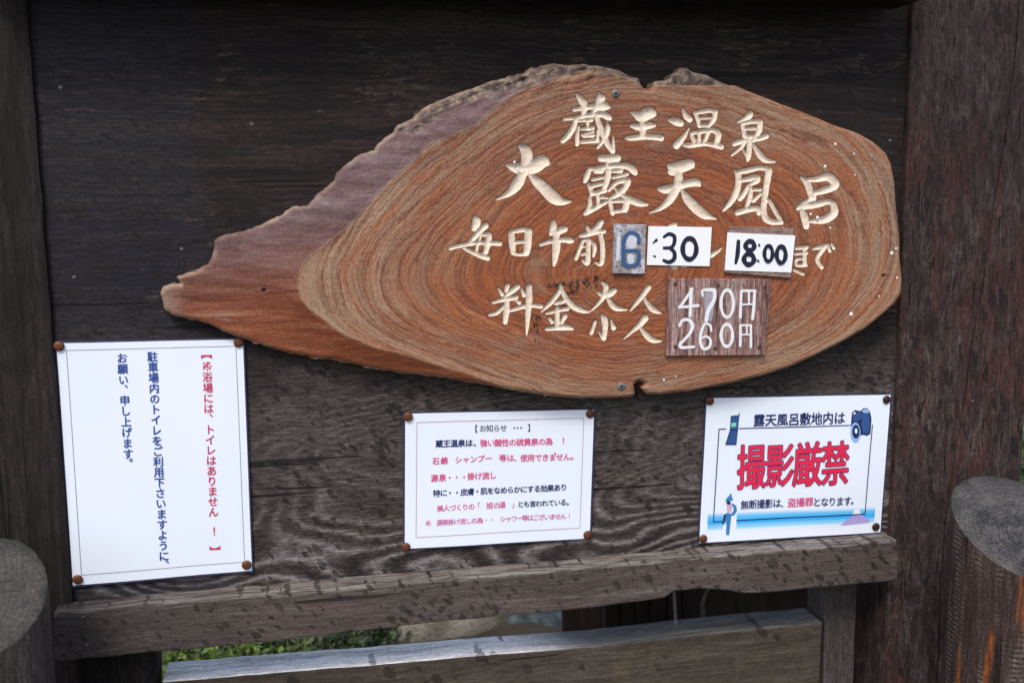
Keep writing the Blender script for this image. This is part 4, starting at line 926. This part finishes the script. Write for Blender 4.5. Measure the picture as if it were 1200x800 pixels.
def notice(label, corners, tacks, film=3.0, seed=0.0):
    yb = -0.0045
    pc = P(sum(c[0] for c in corners)/4, max(c[1] for c in corners), 0)
    t = thing('notice', tuple(pc), label, 'notice')
    A = [np.array(P(a, b, yb)[[0, 2]]) for a, b in corners]; o = base(t)
    def wave(x, z): return 0.0011*math.sin(x*17+seed)*math.cos(z*13+seed*2)+0.0005*math.sin(x*41+z*23+seed)
    def sheet(name, grow, back, mat, th):
        cx_ = sum(A)/4
        C = [a+(a-cx_)/np.hypot(*(a-cx_))*grow for a in A]
        n = 14; V = []; F = []
        for j in range(n+1):
            for i in range(n+1):
                s, u_ = i/n, j/n
                p = C[0]*(1-s)*(1-u_)+C[1]*s*(1-u_)+C[2]*s*u_+C[3]*(1-s)*u_
                V.append((p[0]-o.x, yb+back-wave(*p)-o.y, p[1]-o.z))
        for j in range(n):
            for i in range(n): F.append((j*(n+1)+i, (j+1)*(n+1)+i, (j+1)*(n+1)+i+1, j*(n+1)+i+1))
        me = bpy.data.meshes.new(name); me.from_pydata(V, [], F); me.update()
        ob = link(name, me, mat, t, False)
        md = ob.modifiers.new('thick', 'SOLIDIFY'); md.thickness = th; md.offset = -1
        return ob
    sheet('laminate', 0.0030, 0.0006, M_FILM, 0.0008)
    sheet('sheet', 0.0, 0.0, M_PAPER, 0.0003)
    for a, b in tacks: disc('thumbtack', a, b, 0.0061, yb-0.0016, 0.0022, M_TACK2 if a > 1000 else M_TACK, t, 16)
    return t, yb, wave
def border(name, pts, r, y, wave, mat, t, closed=True):
    """thin printed line following the sheet"""
    o = base(t); V = []; F = []
    loop = pts+[pts[0]] if closed else pts
    for a, b in zip(loop, loop[1:]):
        pa, pb = P(*a, y), P(*b, y); d = np.array([pb[0]-pa[0], pb[2]-pa[2]]); L = np.hypot(*d); d /= L; nn = np.array([-d[1], d[0]])*r
        k = 16; b0 = len(V)
        for i in range(k+1):
            c_ = np.array([pa[0], pa[2]])+d*(L*i/k+(r if i == k else -r if i == 0 else 0))
            for s_ in (1, -1):
                q = c_+nn*s_; V.append((q[0]-o.x, y-wave(*q)-o.y, q[1]-o.z))
        for i in range(k): F.append((b0+2*i, b0+2*i+1, b0+2*i+3, b0+2*i+2))
    me = bpy.data.meshes.new(name); me.from_pydata(V, [], F); me.update(); return link(name, me, mat, t)
E1, E2 = 0.0004, 0.0005

# notice 1: tall sheet, vertical text
t, yb, wv = notice('tall white laminated notice with three columns of red and blue vertical writing',
                   [(66,402.3),(284.6,397.6),(295.3,668.2),(85.6,685.6)], [(69,405.4),(279.6,401.2),(289,661.6),(91,678.6)], seed=0.4)
border('border_line', [(77.6,410.4),(276.4,405.4),(286.6,658),(95.4,673.4)], 0.00035, yb-E1, wv, M_GREYL, t)
h = math.pi/2
c1 = [('【',242,418,13,13,-h),*kome(242.6,429,12.5),('浴',243,441.6,12,12),('場',243.6,454.4,12,12),('に',244,466.6,12,12),('は',244.4,478.5,12,12),('、',247.4,486.5,12,12)]
c1 += line_items('トイレはありません', (246,503), (250,599.4), 12, 12)+[('！',251,622,12,12),('】',251.8,641.6,13,13,-h)]
text_mesh('text_line', c1, M_RED, t, yb-E2, wv, 0.016, -0.018)
c2 = line_items('駐車場内のトイレをご利用下さいますように', (178.6,418), (192,651.5), 12.2, 12.2)+[('、',196,658,12,12)]
text_mesh('text_line', c2, M_BLUE, t, yb-E2, wv, 0.022, -0.018)
c3 = [('お',143,419.6,12.4,12.4),('願',143.8,432.2,12.2,12.2),('い',144.6,445,12,12),('、',148,452.4,12,12)]+line_items('申し上げます', (146.2,469), (150,532), 12.2, 12.2)+[('。',153.4,539,12,12)]
text_mesh('text_line', c3, M_BLUE, t, yb-E2, wv, 0.022, -0.018)

# notice 2: small landscape sheet
t, yb, wv = notice('small landscape notice with seven lines of pink and navy writing in thin pink border',
                   [(475,484.8),(696,479.6),(691,630.3),(474.4,642.8)], [(478.3,488),(691.7,484.6),(688.6,626.4),(475.5,640.7)], seed=2.1)
border('border_line', [(488.6,495),(684,489.4),(679.6,618),(487.5,629.5)], 0.00042, yb-E1, wv, M_LILAC, t)
def mt(items, mat, off=0.02, up=0.028): text_mesh('text_line', items, mat, t, yb-E2, wv, off, up-0.034)
mt([('【',558.5,502.2,9,9)]+line_items('お知らせ', (566,502), (590,501.4), 8.4, 8.4)+[('・',602.5,501.2,9,9),('・',606.5,501,9,9),('・',610.5,500.9,9,9),('】',619.5,501,9,9)], M_TEAL, 0.008)
mt(line_items('蔵王温泉は', (515,520.2), (549.8,519.2), 8.8, 8.8)+[('、',556.5,521.6,9,9)], M_NAVY, 0.03)
mt(line_items('強い酸性の硫黄泉の為', (566.8,519.1), (643.2,516.9), 8.8, 8.8)+[('！',660,516,9,9)], M_PINK, 0.022)
mt([('石',511,540.3,8.8,8.8),('鹸',520.7,539.8,8.8,8.8)]+line_items('シャンプー', (537.5,539), (572.4,537), 8.6, 8.6)+[('等',589.2,536.5,8.6,8.6),('は',598,536.2,8.6,8.6),('、',603.6,539,9,9)]+line_items('使用できません', (613.7,536.3), (664,535), 8.7, 8.7)+[('。',670.3,536.8,9,9)], M_PINK, 0.018)
mt([('源',509.2,560.4,8.8,8.8),('泉',518.6,559.9,8.8,8.8),('・',527,559.4,9,9),('・',535.3,559.2,9,9),('・',544,558.8,9,9)]+line_items('掛け流し', (552.2,558.2), (577.8,557), 8.8, 8.8), M_PINK, 0.026)
mt([('特',511.7,578,8.5,8.5),('に',520,577.5,8.5,8.5),('・',527.4,577.3,9,9),('・',535.6,577,9,9),('皮',543.7,576.6,8.5,8.5),('膚',551.7,576.2,8.5,8.5),('・',559.5,575.6,9,9)]+line_items('肌をなめらかにする効果あり', (567.2,575.4), (660.4,570.7), 8.3, 8.3), M_NAVY, 0.022)
mt(line_items('美人づくりの', (515.8,595.6), (552.7,593.6), 8, 8)+[('「',561.5,591.3,8,8),('姫',574,592.4,8,8),('の',582,592,8,8),('湯',588.6,591.6,8,8),('」',601,592.3,8,8)], M_PINK, 0.014)
mt(line_items('とも言われている', (610,590.6), (660,588.2), 7.8, 7.8)+[('。',665,590.2,8,8)], M_TEAL, 0.018)
mt(kome(502,612.9,7.5)+line_items('源泉掛け流しの為', (515,612), (562.6,609.6), 7.4, 7.4)+[('・',569.6,609,7,7),('・',576.4,608.7,7,7)]+line_items('シャワー等はございません', (589.6,608), (660,604.4), 7.2, 7.2)+[('！',667,603.8,7,7)], M_MAG, 0.014)
bug = plain('tiny insect', (0.02, 0.02, 0.02), 0.6)
b_ = disc('insect', 650.6, 531, 0.0011, yb-0.0012, 0.001, bug, t, 8)

# notice 3: no photography
t, yb, wv = notice('no photography notice with big red lettering, phone and camera pictures',
                   [(828.2,466.4),(1043.6,462.4),(1031.4,623),(820,636.2)], [(831.9,469.6),(1039,468),(1026.4,617),(824,631)], seed=4.4)
# printed blue wash: a flat print that fades above and below
nb = NB('cyan wash print'); uvn = nb.attr('band'); 
f = nb.ramp(uvn, [(0.0, (0.81, 0.87, 0.95)), (0.33, (0.10, 0.50, 0.88)), (0.55, (0.035, 0.40, 0.86)), (0.78, (0.25, 0.62, 0.90)), (1.0, (0.81, 0.87, 0.95))], 'EASE')
M_CYAN = nb.done(f, 0.35, Coat_Weight=0.5, Coat_Roughness=0.12)
def wash(pa, pb, pc_, pd):
    n, mm = 24, 6; V = []; F = []; B = []; o = base(t)
    for j in range(mm+1):
        for i in range(n+1):
            s, u_ = i/n, j/mm
            q = [pa[k]*(1-s)*(1-u_)+pb[k]*s*(1-u_)+pc_[k]*s*u_+pd[k]*(1-s)*u_ for k in (0, 1)]
            p = P(*q, yb-0.0002); V.append((p[0]-o.x, p[1]-wv(p[0], p[2])-o.y, p[2]-o.z)); B.append(u_)
    for j in range(mm):
        for i in range(n): F.append((j*(n+1)+i, (j+1)*(n+1)+i, (j+1)*(n+1)+i+1, j*(n+1)+i+1))
    me = bpy.data.meshes.new('blue_wash'); me.from_pydata(V, [], F); me.update()
    a = me.attributes.new('band', 'FLOAT', 'POINT'); a.data.foreach_set('value', np.array(B, np.float32)); link('blue_wash', me, M_CYAN, t)
wash((829.8,599.5),(849,598.5),(847,622.5),(829.2,624)); wash((863.6,597.5),(1026,592),(1023.6,613),(863,622))
def flat(name, pts, mat, lvl=0): 
    o = base(t); V = []
    for a, b in pts:
        p = P(a, b, yb-0.0005-0.00006*lvl); V.append((p[0]-o.x, p[1]-wv(p[0], p[2])-o.y, p[2]-o.z))
    me = bpy.data.meshes.new(name); me.from_pydata(V, [], [list(range(len(V)))]); me.update(); return link(name, me, mat, t)
M_FUJI = ink2('pale violet ink', (0.40, 0.33, 0.66)); M_CLEAN = ink2('bare paper white', (0.78, 0.80, 0.87))
flat('mountain_print', [(984,615),(992,608),(998,603.8),(1004,603.2),(1010,603),(1014,606),(1020,610),(1016,612),(1005,613),(995,614)], M_FUJI)
flat('mountain_print', [(998,602.4),(1001,596),(1006.5,595.5),(1008.5,602.2)], M_CLEAN, 1)
border('border_line', [(850.5,502.3),(842.6,502.8),(836.4,611.4),(847.2,611)], 0.00075, yb-0.0005, wv, M_NAVY, t, False)
border('border_line', [(866.5,502),(997.5,498.2)], 0.0007, yb-0.0005, wv, M_NAVY, t, False)
border('border_line', [(1022.4,497.8),(1013.2,601.6),(863.8,609.6)], 0.00075, yb-0.0006, wv, M_NAVY, t, False)
mt3 = lambda items, mat, off, y_=yb-0.0006, up=-0.004: text_mesh('text_line', items, mat, t, y_, wv, off, up)
mt3(line_items('露天風呂敷地内は', (889.8,492.6), (984,489.8), 13.2, 15), M_NAVY, 0.022)
big = [('撮',881,548,34,54),('影',914,546.2,33.5,52),('厳',946,544.6,33.5,53),('禁',978.6,543.4,33,52)]
text_mesh('large_lettering', big, M_NAVY, t, yb-0.0007, wv, 0.038, 0.0)
text_mesh('large_lettering', big, M_HOT, t, yb-0.00095, wv, 0.0155, 0.0)
mt3(line_items('無断撮影は', (873,591.7), (910.8,589.6), 9.6, 11)+[('、',916.8,593,9,9)], M_NAVY, 0.018)
mt3(line_items('盗撮罪', (928,588.9), (948,588), 10, 11), M_PINK, 0.018)
mt3(line_items('となります', (957,588), (992.6,586.8), 9.4, 11)+[('。',998,588.8,9,9)], M_NAVY, 0.018)
# phone, camera and figure, printed flat
M_PH = ink2('phone blue', (0.030, 0.085, 0.26)); M_PHD = ink2('phone dark', (0.010, 0.025, 0.085)); M_SCR = ink2('mint ink', (0.18, 0.62, 0.50)); M_LB = ink2('light blue ink', (0.28, 0.44, 0.78)); M_MB = ink2('mid blue ink', (0.035, 0.21, 0.48)); M_SK = ink2('pale pink ink', (0.62, 0.42, 0.62))
def S8(x0, y0, pts): return [(x0+a/8.889, y0+b/8.889) for a, b in pts]
flat('phone_print', S8(815,455,[(370,285),(458,275),(445,430),(428,590),(310,588),(360,430)]), M_PHD, 1)
flat('phone_print', S8(815,455,[(378,292),(450,284),(440,425),(366,428)]), M_PH, 2)
flat('phone_print', S8(815,455,[(374,358),(428,355),(424,398),(372,400)]), M_SCR, 3)
flat('phone_print', S8(815,455,[(366,442),(440,440),(424,578),(324,576)]), M_PH, 2)
flat('phone_print', S8(815,455,[(450,285),(460,248),(464,250),(460,288)]), M_PHD, 2)
cp_ = [(612,250),(640,225),(700,235),(725,205),(770,205),(800,250),(812,320),(800,470),(770,490),(715,480),(690,500),(610,480),(600,360)]
flat('camera_print', S8(930,455,cp_), M_PHD, 1)
flat('camera_print', S8(930,455,[(620,262),(690,245),(735,260),(785,262),(795,330),(785,465),(722,465),(700,340),(625,340)]), M_PH, 2)
def oval(cx_, cy_, rx, ry, n=18): return [(cx_+rx*math.cos(2*math.pi*i/n), cy_+ry*math.sin(2*math.pi*i/n)) for i in range(n)]
flat('camera_print', S8(930,455,oval(755,235,42,22)), M_LB, 3)
flat('camera_print', S8(930,455,oval(645,458,52,105)), M_LB, 3)
flat('camera_print', S8(930,455,oval(650,450,38,72)), M_NAVY, 4)
flat('camera_print', S8(930,455,oval(652,442,14,28)), M_CLEAN, 5)
flat('camera_print', S8(930,455,oval(636,258,12,12)), M_CLEAN, 5)
F8 = lambda p: S8(815,550,p)
flat('figure_print', F8([(310,325),(340,285),(375,242),(382,290),(398,315),(372,325),(345,335)]), M_MB, 1)
flat('figure_print', F8([(322,335),(350,325),(372,345),(360,368),(330,362)]), M_PHD, 2)
flat('figure_print', F8([(325,365),(372,350),(400,355),(385,400),(372,445),(335,450)]), M_SK, 2)
flat('figure_print', F8([(385,352),(425,375),(435,425),(410,470),(370,485),(365,465),(395,440),(402,395),(380,370)]), M_MB, 3)
flat('figure_print', F8([(300,470),(335,450),(375,465),(372,520),(362,600),(355,680),(320,680),(325,600),(322,545),(290,580),(280,560),(298,520)]), M_MB, 3)
flat('figure_print', F8([(300,470),(322,462),(312,520),(288,570),(282,560)]), M_PHD, 4)

# ------------------------------------------------------------------ what shows through the gap behind
def rock(name, label, c, size, mat, seed, cat='rock', group=None, sub=4):
    bm = bmesh.new(); bmesh.ops.create_icosphere(bm, subdivisions=sub, radius=1.0)
    for v_ in bm.verts:
        p = v_.co.copy(); k = 1+0.22*mnoise.noise(p*1.3+Vector((seed, 0, 0)))+0.10*mnoise.noise(p*3.1+Vector((0, seed, 0)))+0.03*mnoise.noise(p*9+Vector((0, 0, seed)))
        v_.co = Vector((p.x*k*size[0], p.y*k*size[1], (max(p.z, -0.5)*k+0.3)*size[2]))
    me = bpy.data.meshes.new(name); bm.to_mesh(me); bm.free()
    o = link(name, me, mat, None, True); o.location = c; o['label'] = label; o['category'] = cat
    if group: o['group'] = group
    return o
def stone_mat(name, a, b, c, sc=14):
    nb = NB(name); v = nb.obj(); f = nb.noise(v, sc, 6, 0.65); g = nb.noise(v, sc*9, 4, 0.7)
    col = nb.ramp(nb.math('ADD', nb.math('MULTIPLY', f, 0.55), nb.math('MULTIPLY', g, 0.45)), [(0.36, a), (0.5, b), (0.64, c)])
    return nb.done(col, 0.85, nb.bump(g, 0.7, 0.01))
M_BEIGE = stone_mat('beige stone', (0.13, 0.11, 0.085), (0.25, 0.225, 0.185), (0.40, 0.375, 0.33))
M_BLUEST = stone_mat('blue grey stone', (0.020, 0.032, 0.040), (0.075, 0.105, 0.125), (0.25, 0.31, 0.34), 30)
M_DKST = stone_mat('mossy dark stone', (0.012, 0.014, 0.010), (0.035, 0.042, 0.030), (0.11, 0.12, 0.08), 14)
def at(px, py, z): g = G(px, py, z); return (g[0], g[1], z-0.02)
p = at(530, 745, 0.33); rock('stone', 'smooth beige stone seen through the gap under the rail', (p[0], p[1]+0.16, p[2]), (0.19, 0.18, 0.16), M_BEIGE, 3.0, 'stone')
p = at(655, 726, 0.33); rock('stone', 'speckled blue grey stone right of the beige stone, seen through the gap', (p[0]+0.0, p[1]+0.14, p[2]), (0.19, 0.19, 0.25), M_BLUEST, 8.0, 'stone')
for i, (a, b, s, lb) in enumerate(((352, 757, 0.10, 'dark mossy stone beside the green moss, behind the lower beam'), (425, 752, 0.09, 'dark mossy stone next to the beige stone'), (388, 748, 0.085, 'dark mossy stone between two others behind the lower beam'))):
    p = at(a, b, 0.33); rock('stone', lb, (p[0], p[1]+0.05, p[2]), (s, s*0.9, s*0.8), M_DKST, 11.0+i, 'stone', None, 3)

# moss and small leaves
def leaf_cloud(name, centers, n, spread, size, mat, label, cat, flatz=0.4):
    V = np.zeros((n*4, 3)); rs = np.random.default_rng(11)
    C = np.array(centers)[rs.integers(0, len(centers), n)]+rs.normal(size=(n, 3))*np.array([spread, spread, spread*flatz])
    a = rs.normal(size=(n, 3)); a /= np.linalg.norm(a, axis=1)[:, None]; b = np.cross(a, rs.normal(size=(n, 3))); b /= np.linalg.norm(b, axis=1)[:, None]
    s = size*rs.uniform(0.5, 1.3, (n, 1))
    V[0::4] = C-a*s; V[1::4] = C+b*s*0.45; V[2::4] = C+a*s; V[3::4] = C-b*s*0.45
    F = np.arange(n*4).reshape(-1, 4)
    me = bpy.data.meshes.new(name); me.from_pydata(V.tolist(), [], F.tolist()); me.update()
    o = link(name, me, mat)
    o['label'] = label; o['category'] = cat; return o
def leaf_mat(name, a, b, c, sc=9):
    nb = NB(name); f = nb.noise(nb.n('ShaderNodeNewGeometry').outputs['Position'], sc, 5, 0.7)
    col = nb.ramp(f, [(0.35, a), (0.5, b), (0.66, c)])
    return nb.done(col, 0.6, Subsurface_Weight=0.0)
M_MOSS = leaf_mat('moss green', (0.012, 0.020, 0.006), (0.060, 0.105, 0.018), (0.20, 0.26, 0.04), 22)
cs = []
for a in range(170, 345, 6):
    for b in (752, 764, 776, 790, 805):
        g = G(a+random.uniform(-4, 4), b, 0.34); cs.append((g[0], g[1], 0.345+0.03*mnoise.noise(Vector((g[0]*8, g[1]*8, 0)))))
o = leaf_cloud('moss', cs, 9000, 0.028, 0.016, M_MOSS, 'bright green moss and small leaves on the bank behind the lower beam', 'moss'); o['kind'] = 'stuff'
cs = []
for a in range(320, 450, 5):
    for b in (745, 755, 765):
        g = G(a, b, 0.33); cs.append((g[0], g[1], 0.36))
o = leaf_cloud('undergrowth', cs, 3500, 0.03, 0.012, leaf_mat('dark leaf', (0.012, 0.02, 0.008), (0.035, 0.06, 0.02), (0.10, 0.12, 0.05), 20), 'dark low undergrowth between the mossy stones', 'undergrowth'); o['kind'] = 'stuff'
# shrub at the far right edge
g = P(1197, 545, 0.55); cs = [(g[0]+0.10+random.uniform(-.09, .09), 0.55+random.uniform(-.1, .1), g[2]+random.uniform(-.20, .06)) for _ in range(40)]
sh = thing('shrub', (g[0]+0.10, 0.55, 0.3), 'leafy green shrub peeping out past the right post', 'shrub')
lo = leaf_cloud('foliage', [(x-sh.location.x, y-sh.location.y, z-0.3) for x, y, z in cs], 1800, 0.035, 0.022, leaf_mat('shrub leaf', (0.02, 0.05, 0.01), (0.06, 0.13, 0.025), (0.14, 0.24, 0.06)), 'x', 'x', 1.0)
del lo['label']; del lo['category']; lo.parent = sh
V = []; F = []
for k in range(7):
    a0 = Vector((random.uniform(-.02, .02), random.uniform(-.02, .02), 0)); a1 = Vector((random.uniform(-.09, .09), random.uniform(-.1, .1), g[2]-0.35))
    b0 = len(V)
    for q, rr in ((a0, 0.005), ((a0+a1)/2+Vector((0.01, 0, 0)), 0.004), (a1, 0.002)):
        for j in range(5): V.append((q.x+rr*math.cos(j*1.2566), q.y+rr*math.sin(j*1.2566), q.z))
    for s_ in range(2):
        for j in range(5): F.append((b0+s_*5+j, b0+s_*5+(j+1) % 5, b0+s_*5+5+(j+1) % 5, b0+s_*5+5+j))
me = mesh('stem', V, F); link('stem', me, M_POSTL, sh)

# dark plank wall and the black opening of a low store behind
M_PLK = timber('dark brown plank', [(0.3, (0.010, 0.007, 0.005)), (0.5, (0.022, 0.0145, 0.011)), (0.8, (0.050, 0.036, 0.028))], 'Z', 3.0, 2, 60)
yw_ = 0.50
wl = thing('store_shed', (P(830, 700, yw_)[0], yw_, 0.25), 'low dark plank store with a black open side behind the lower beam', 'shed')
xa = P(709, 710, yw_)[0]; xb = P(826, 700, yw_)[0]; xc = P(990, 700, yw_)[0]
k = 0; x = xa
while x < xb-0.02:
    wd = random.uniform(0.020, 0.034); wd = min(wd, xb-x)
    box('plank', (x+0.001, yw_+random.uniform(-.003, .003), 0.20), (x+wd-0.0015, yw_+0.02, 1.02+random.uniform(-.01, .01)), M_PLK, wl, 0.0015); x += wd
box('back_board', (xa+0.01, yw_+0.35, 0.20), (xc+0.3, yw_+0.37, 1.02), M_PLK, wl)
box('side_board', (xc+0.28, yw_+0.0, 0.2), (xc+0.3, yw_+0.349, 1.0), M_PLK, wl)
box('lid', (xa-0.02, yw_-0.02, 1.022), (xc+0.32, yw_+0.38, 1.05), M_PLK, wl)
# pale bent branch leaning at the opening
V = []; F = []; path = [(822, 760), (824, 725), (823, 708), (827, 696), (832, 686), (836, 670)]
for i, (a, b) in enumerate(path):
    q = P(a, b, 0.44); rr = 0.0055-0.0006*i
    for j in range(8): V.append((q[0]+rr*math.cos(j*math.pi/4), 0.44+rr*math.sin(j*math.pi/4), q[2]))
for i in range(len(path)-1):
    for j in range(8): F.append((i*8+j, i*8+(j+1) % 8, i*8+8+(j+1) % 8, i*8+8+j))
c0 = P(822, 760, 0.44); me = mesh('branch', V, F, (c0[0], 0.44, c0[2]))
o = link('branch', me, timber('pale branch', [(0.3, (0.05, 0.045, 0.04)), (0.7, (0.17, 0.15, 0.13))], 'Z', 2, 5, 60), None, True)
o.location = (c0[0], 0.44, c0[2]); o['label'] = 'thin pale bent branch at the edge of the black opening'; o['category'] = 'branch'
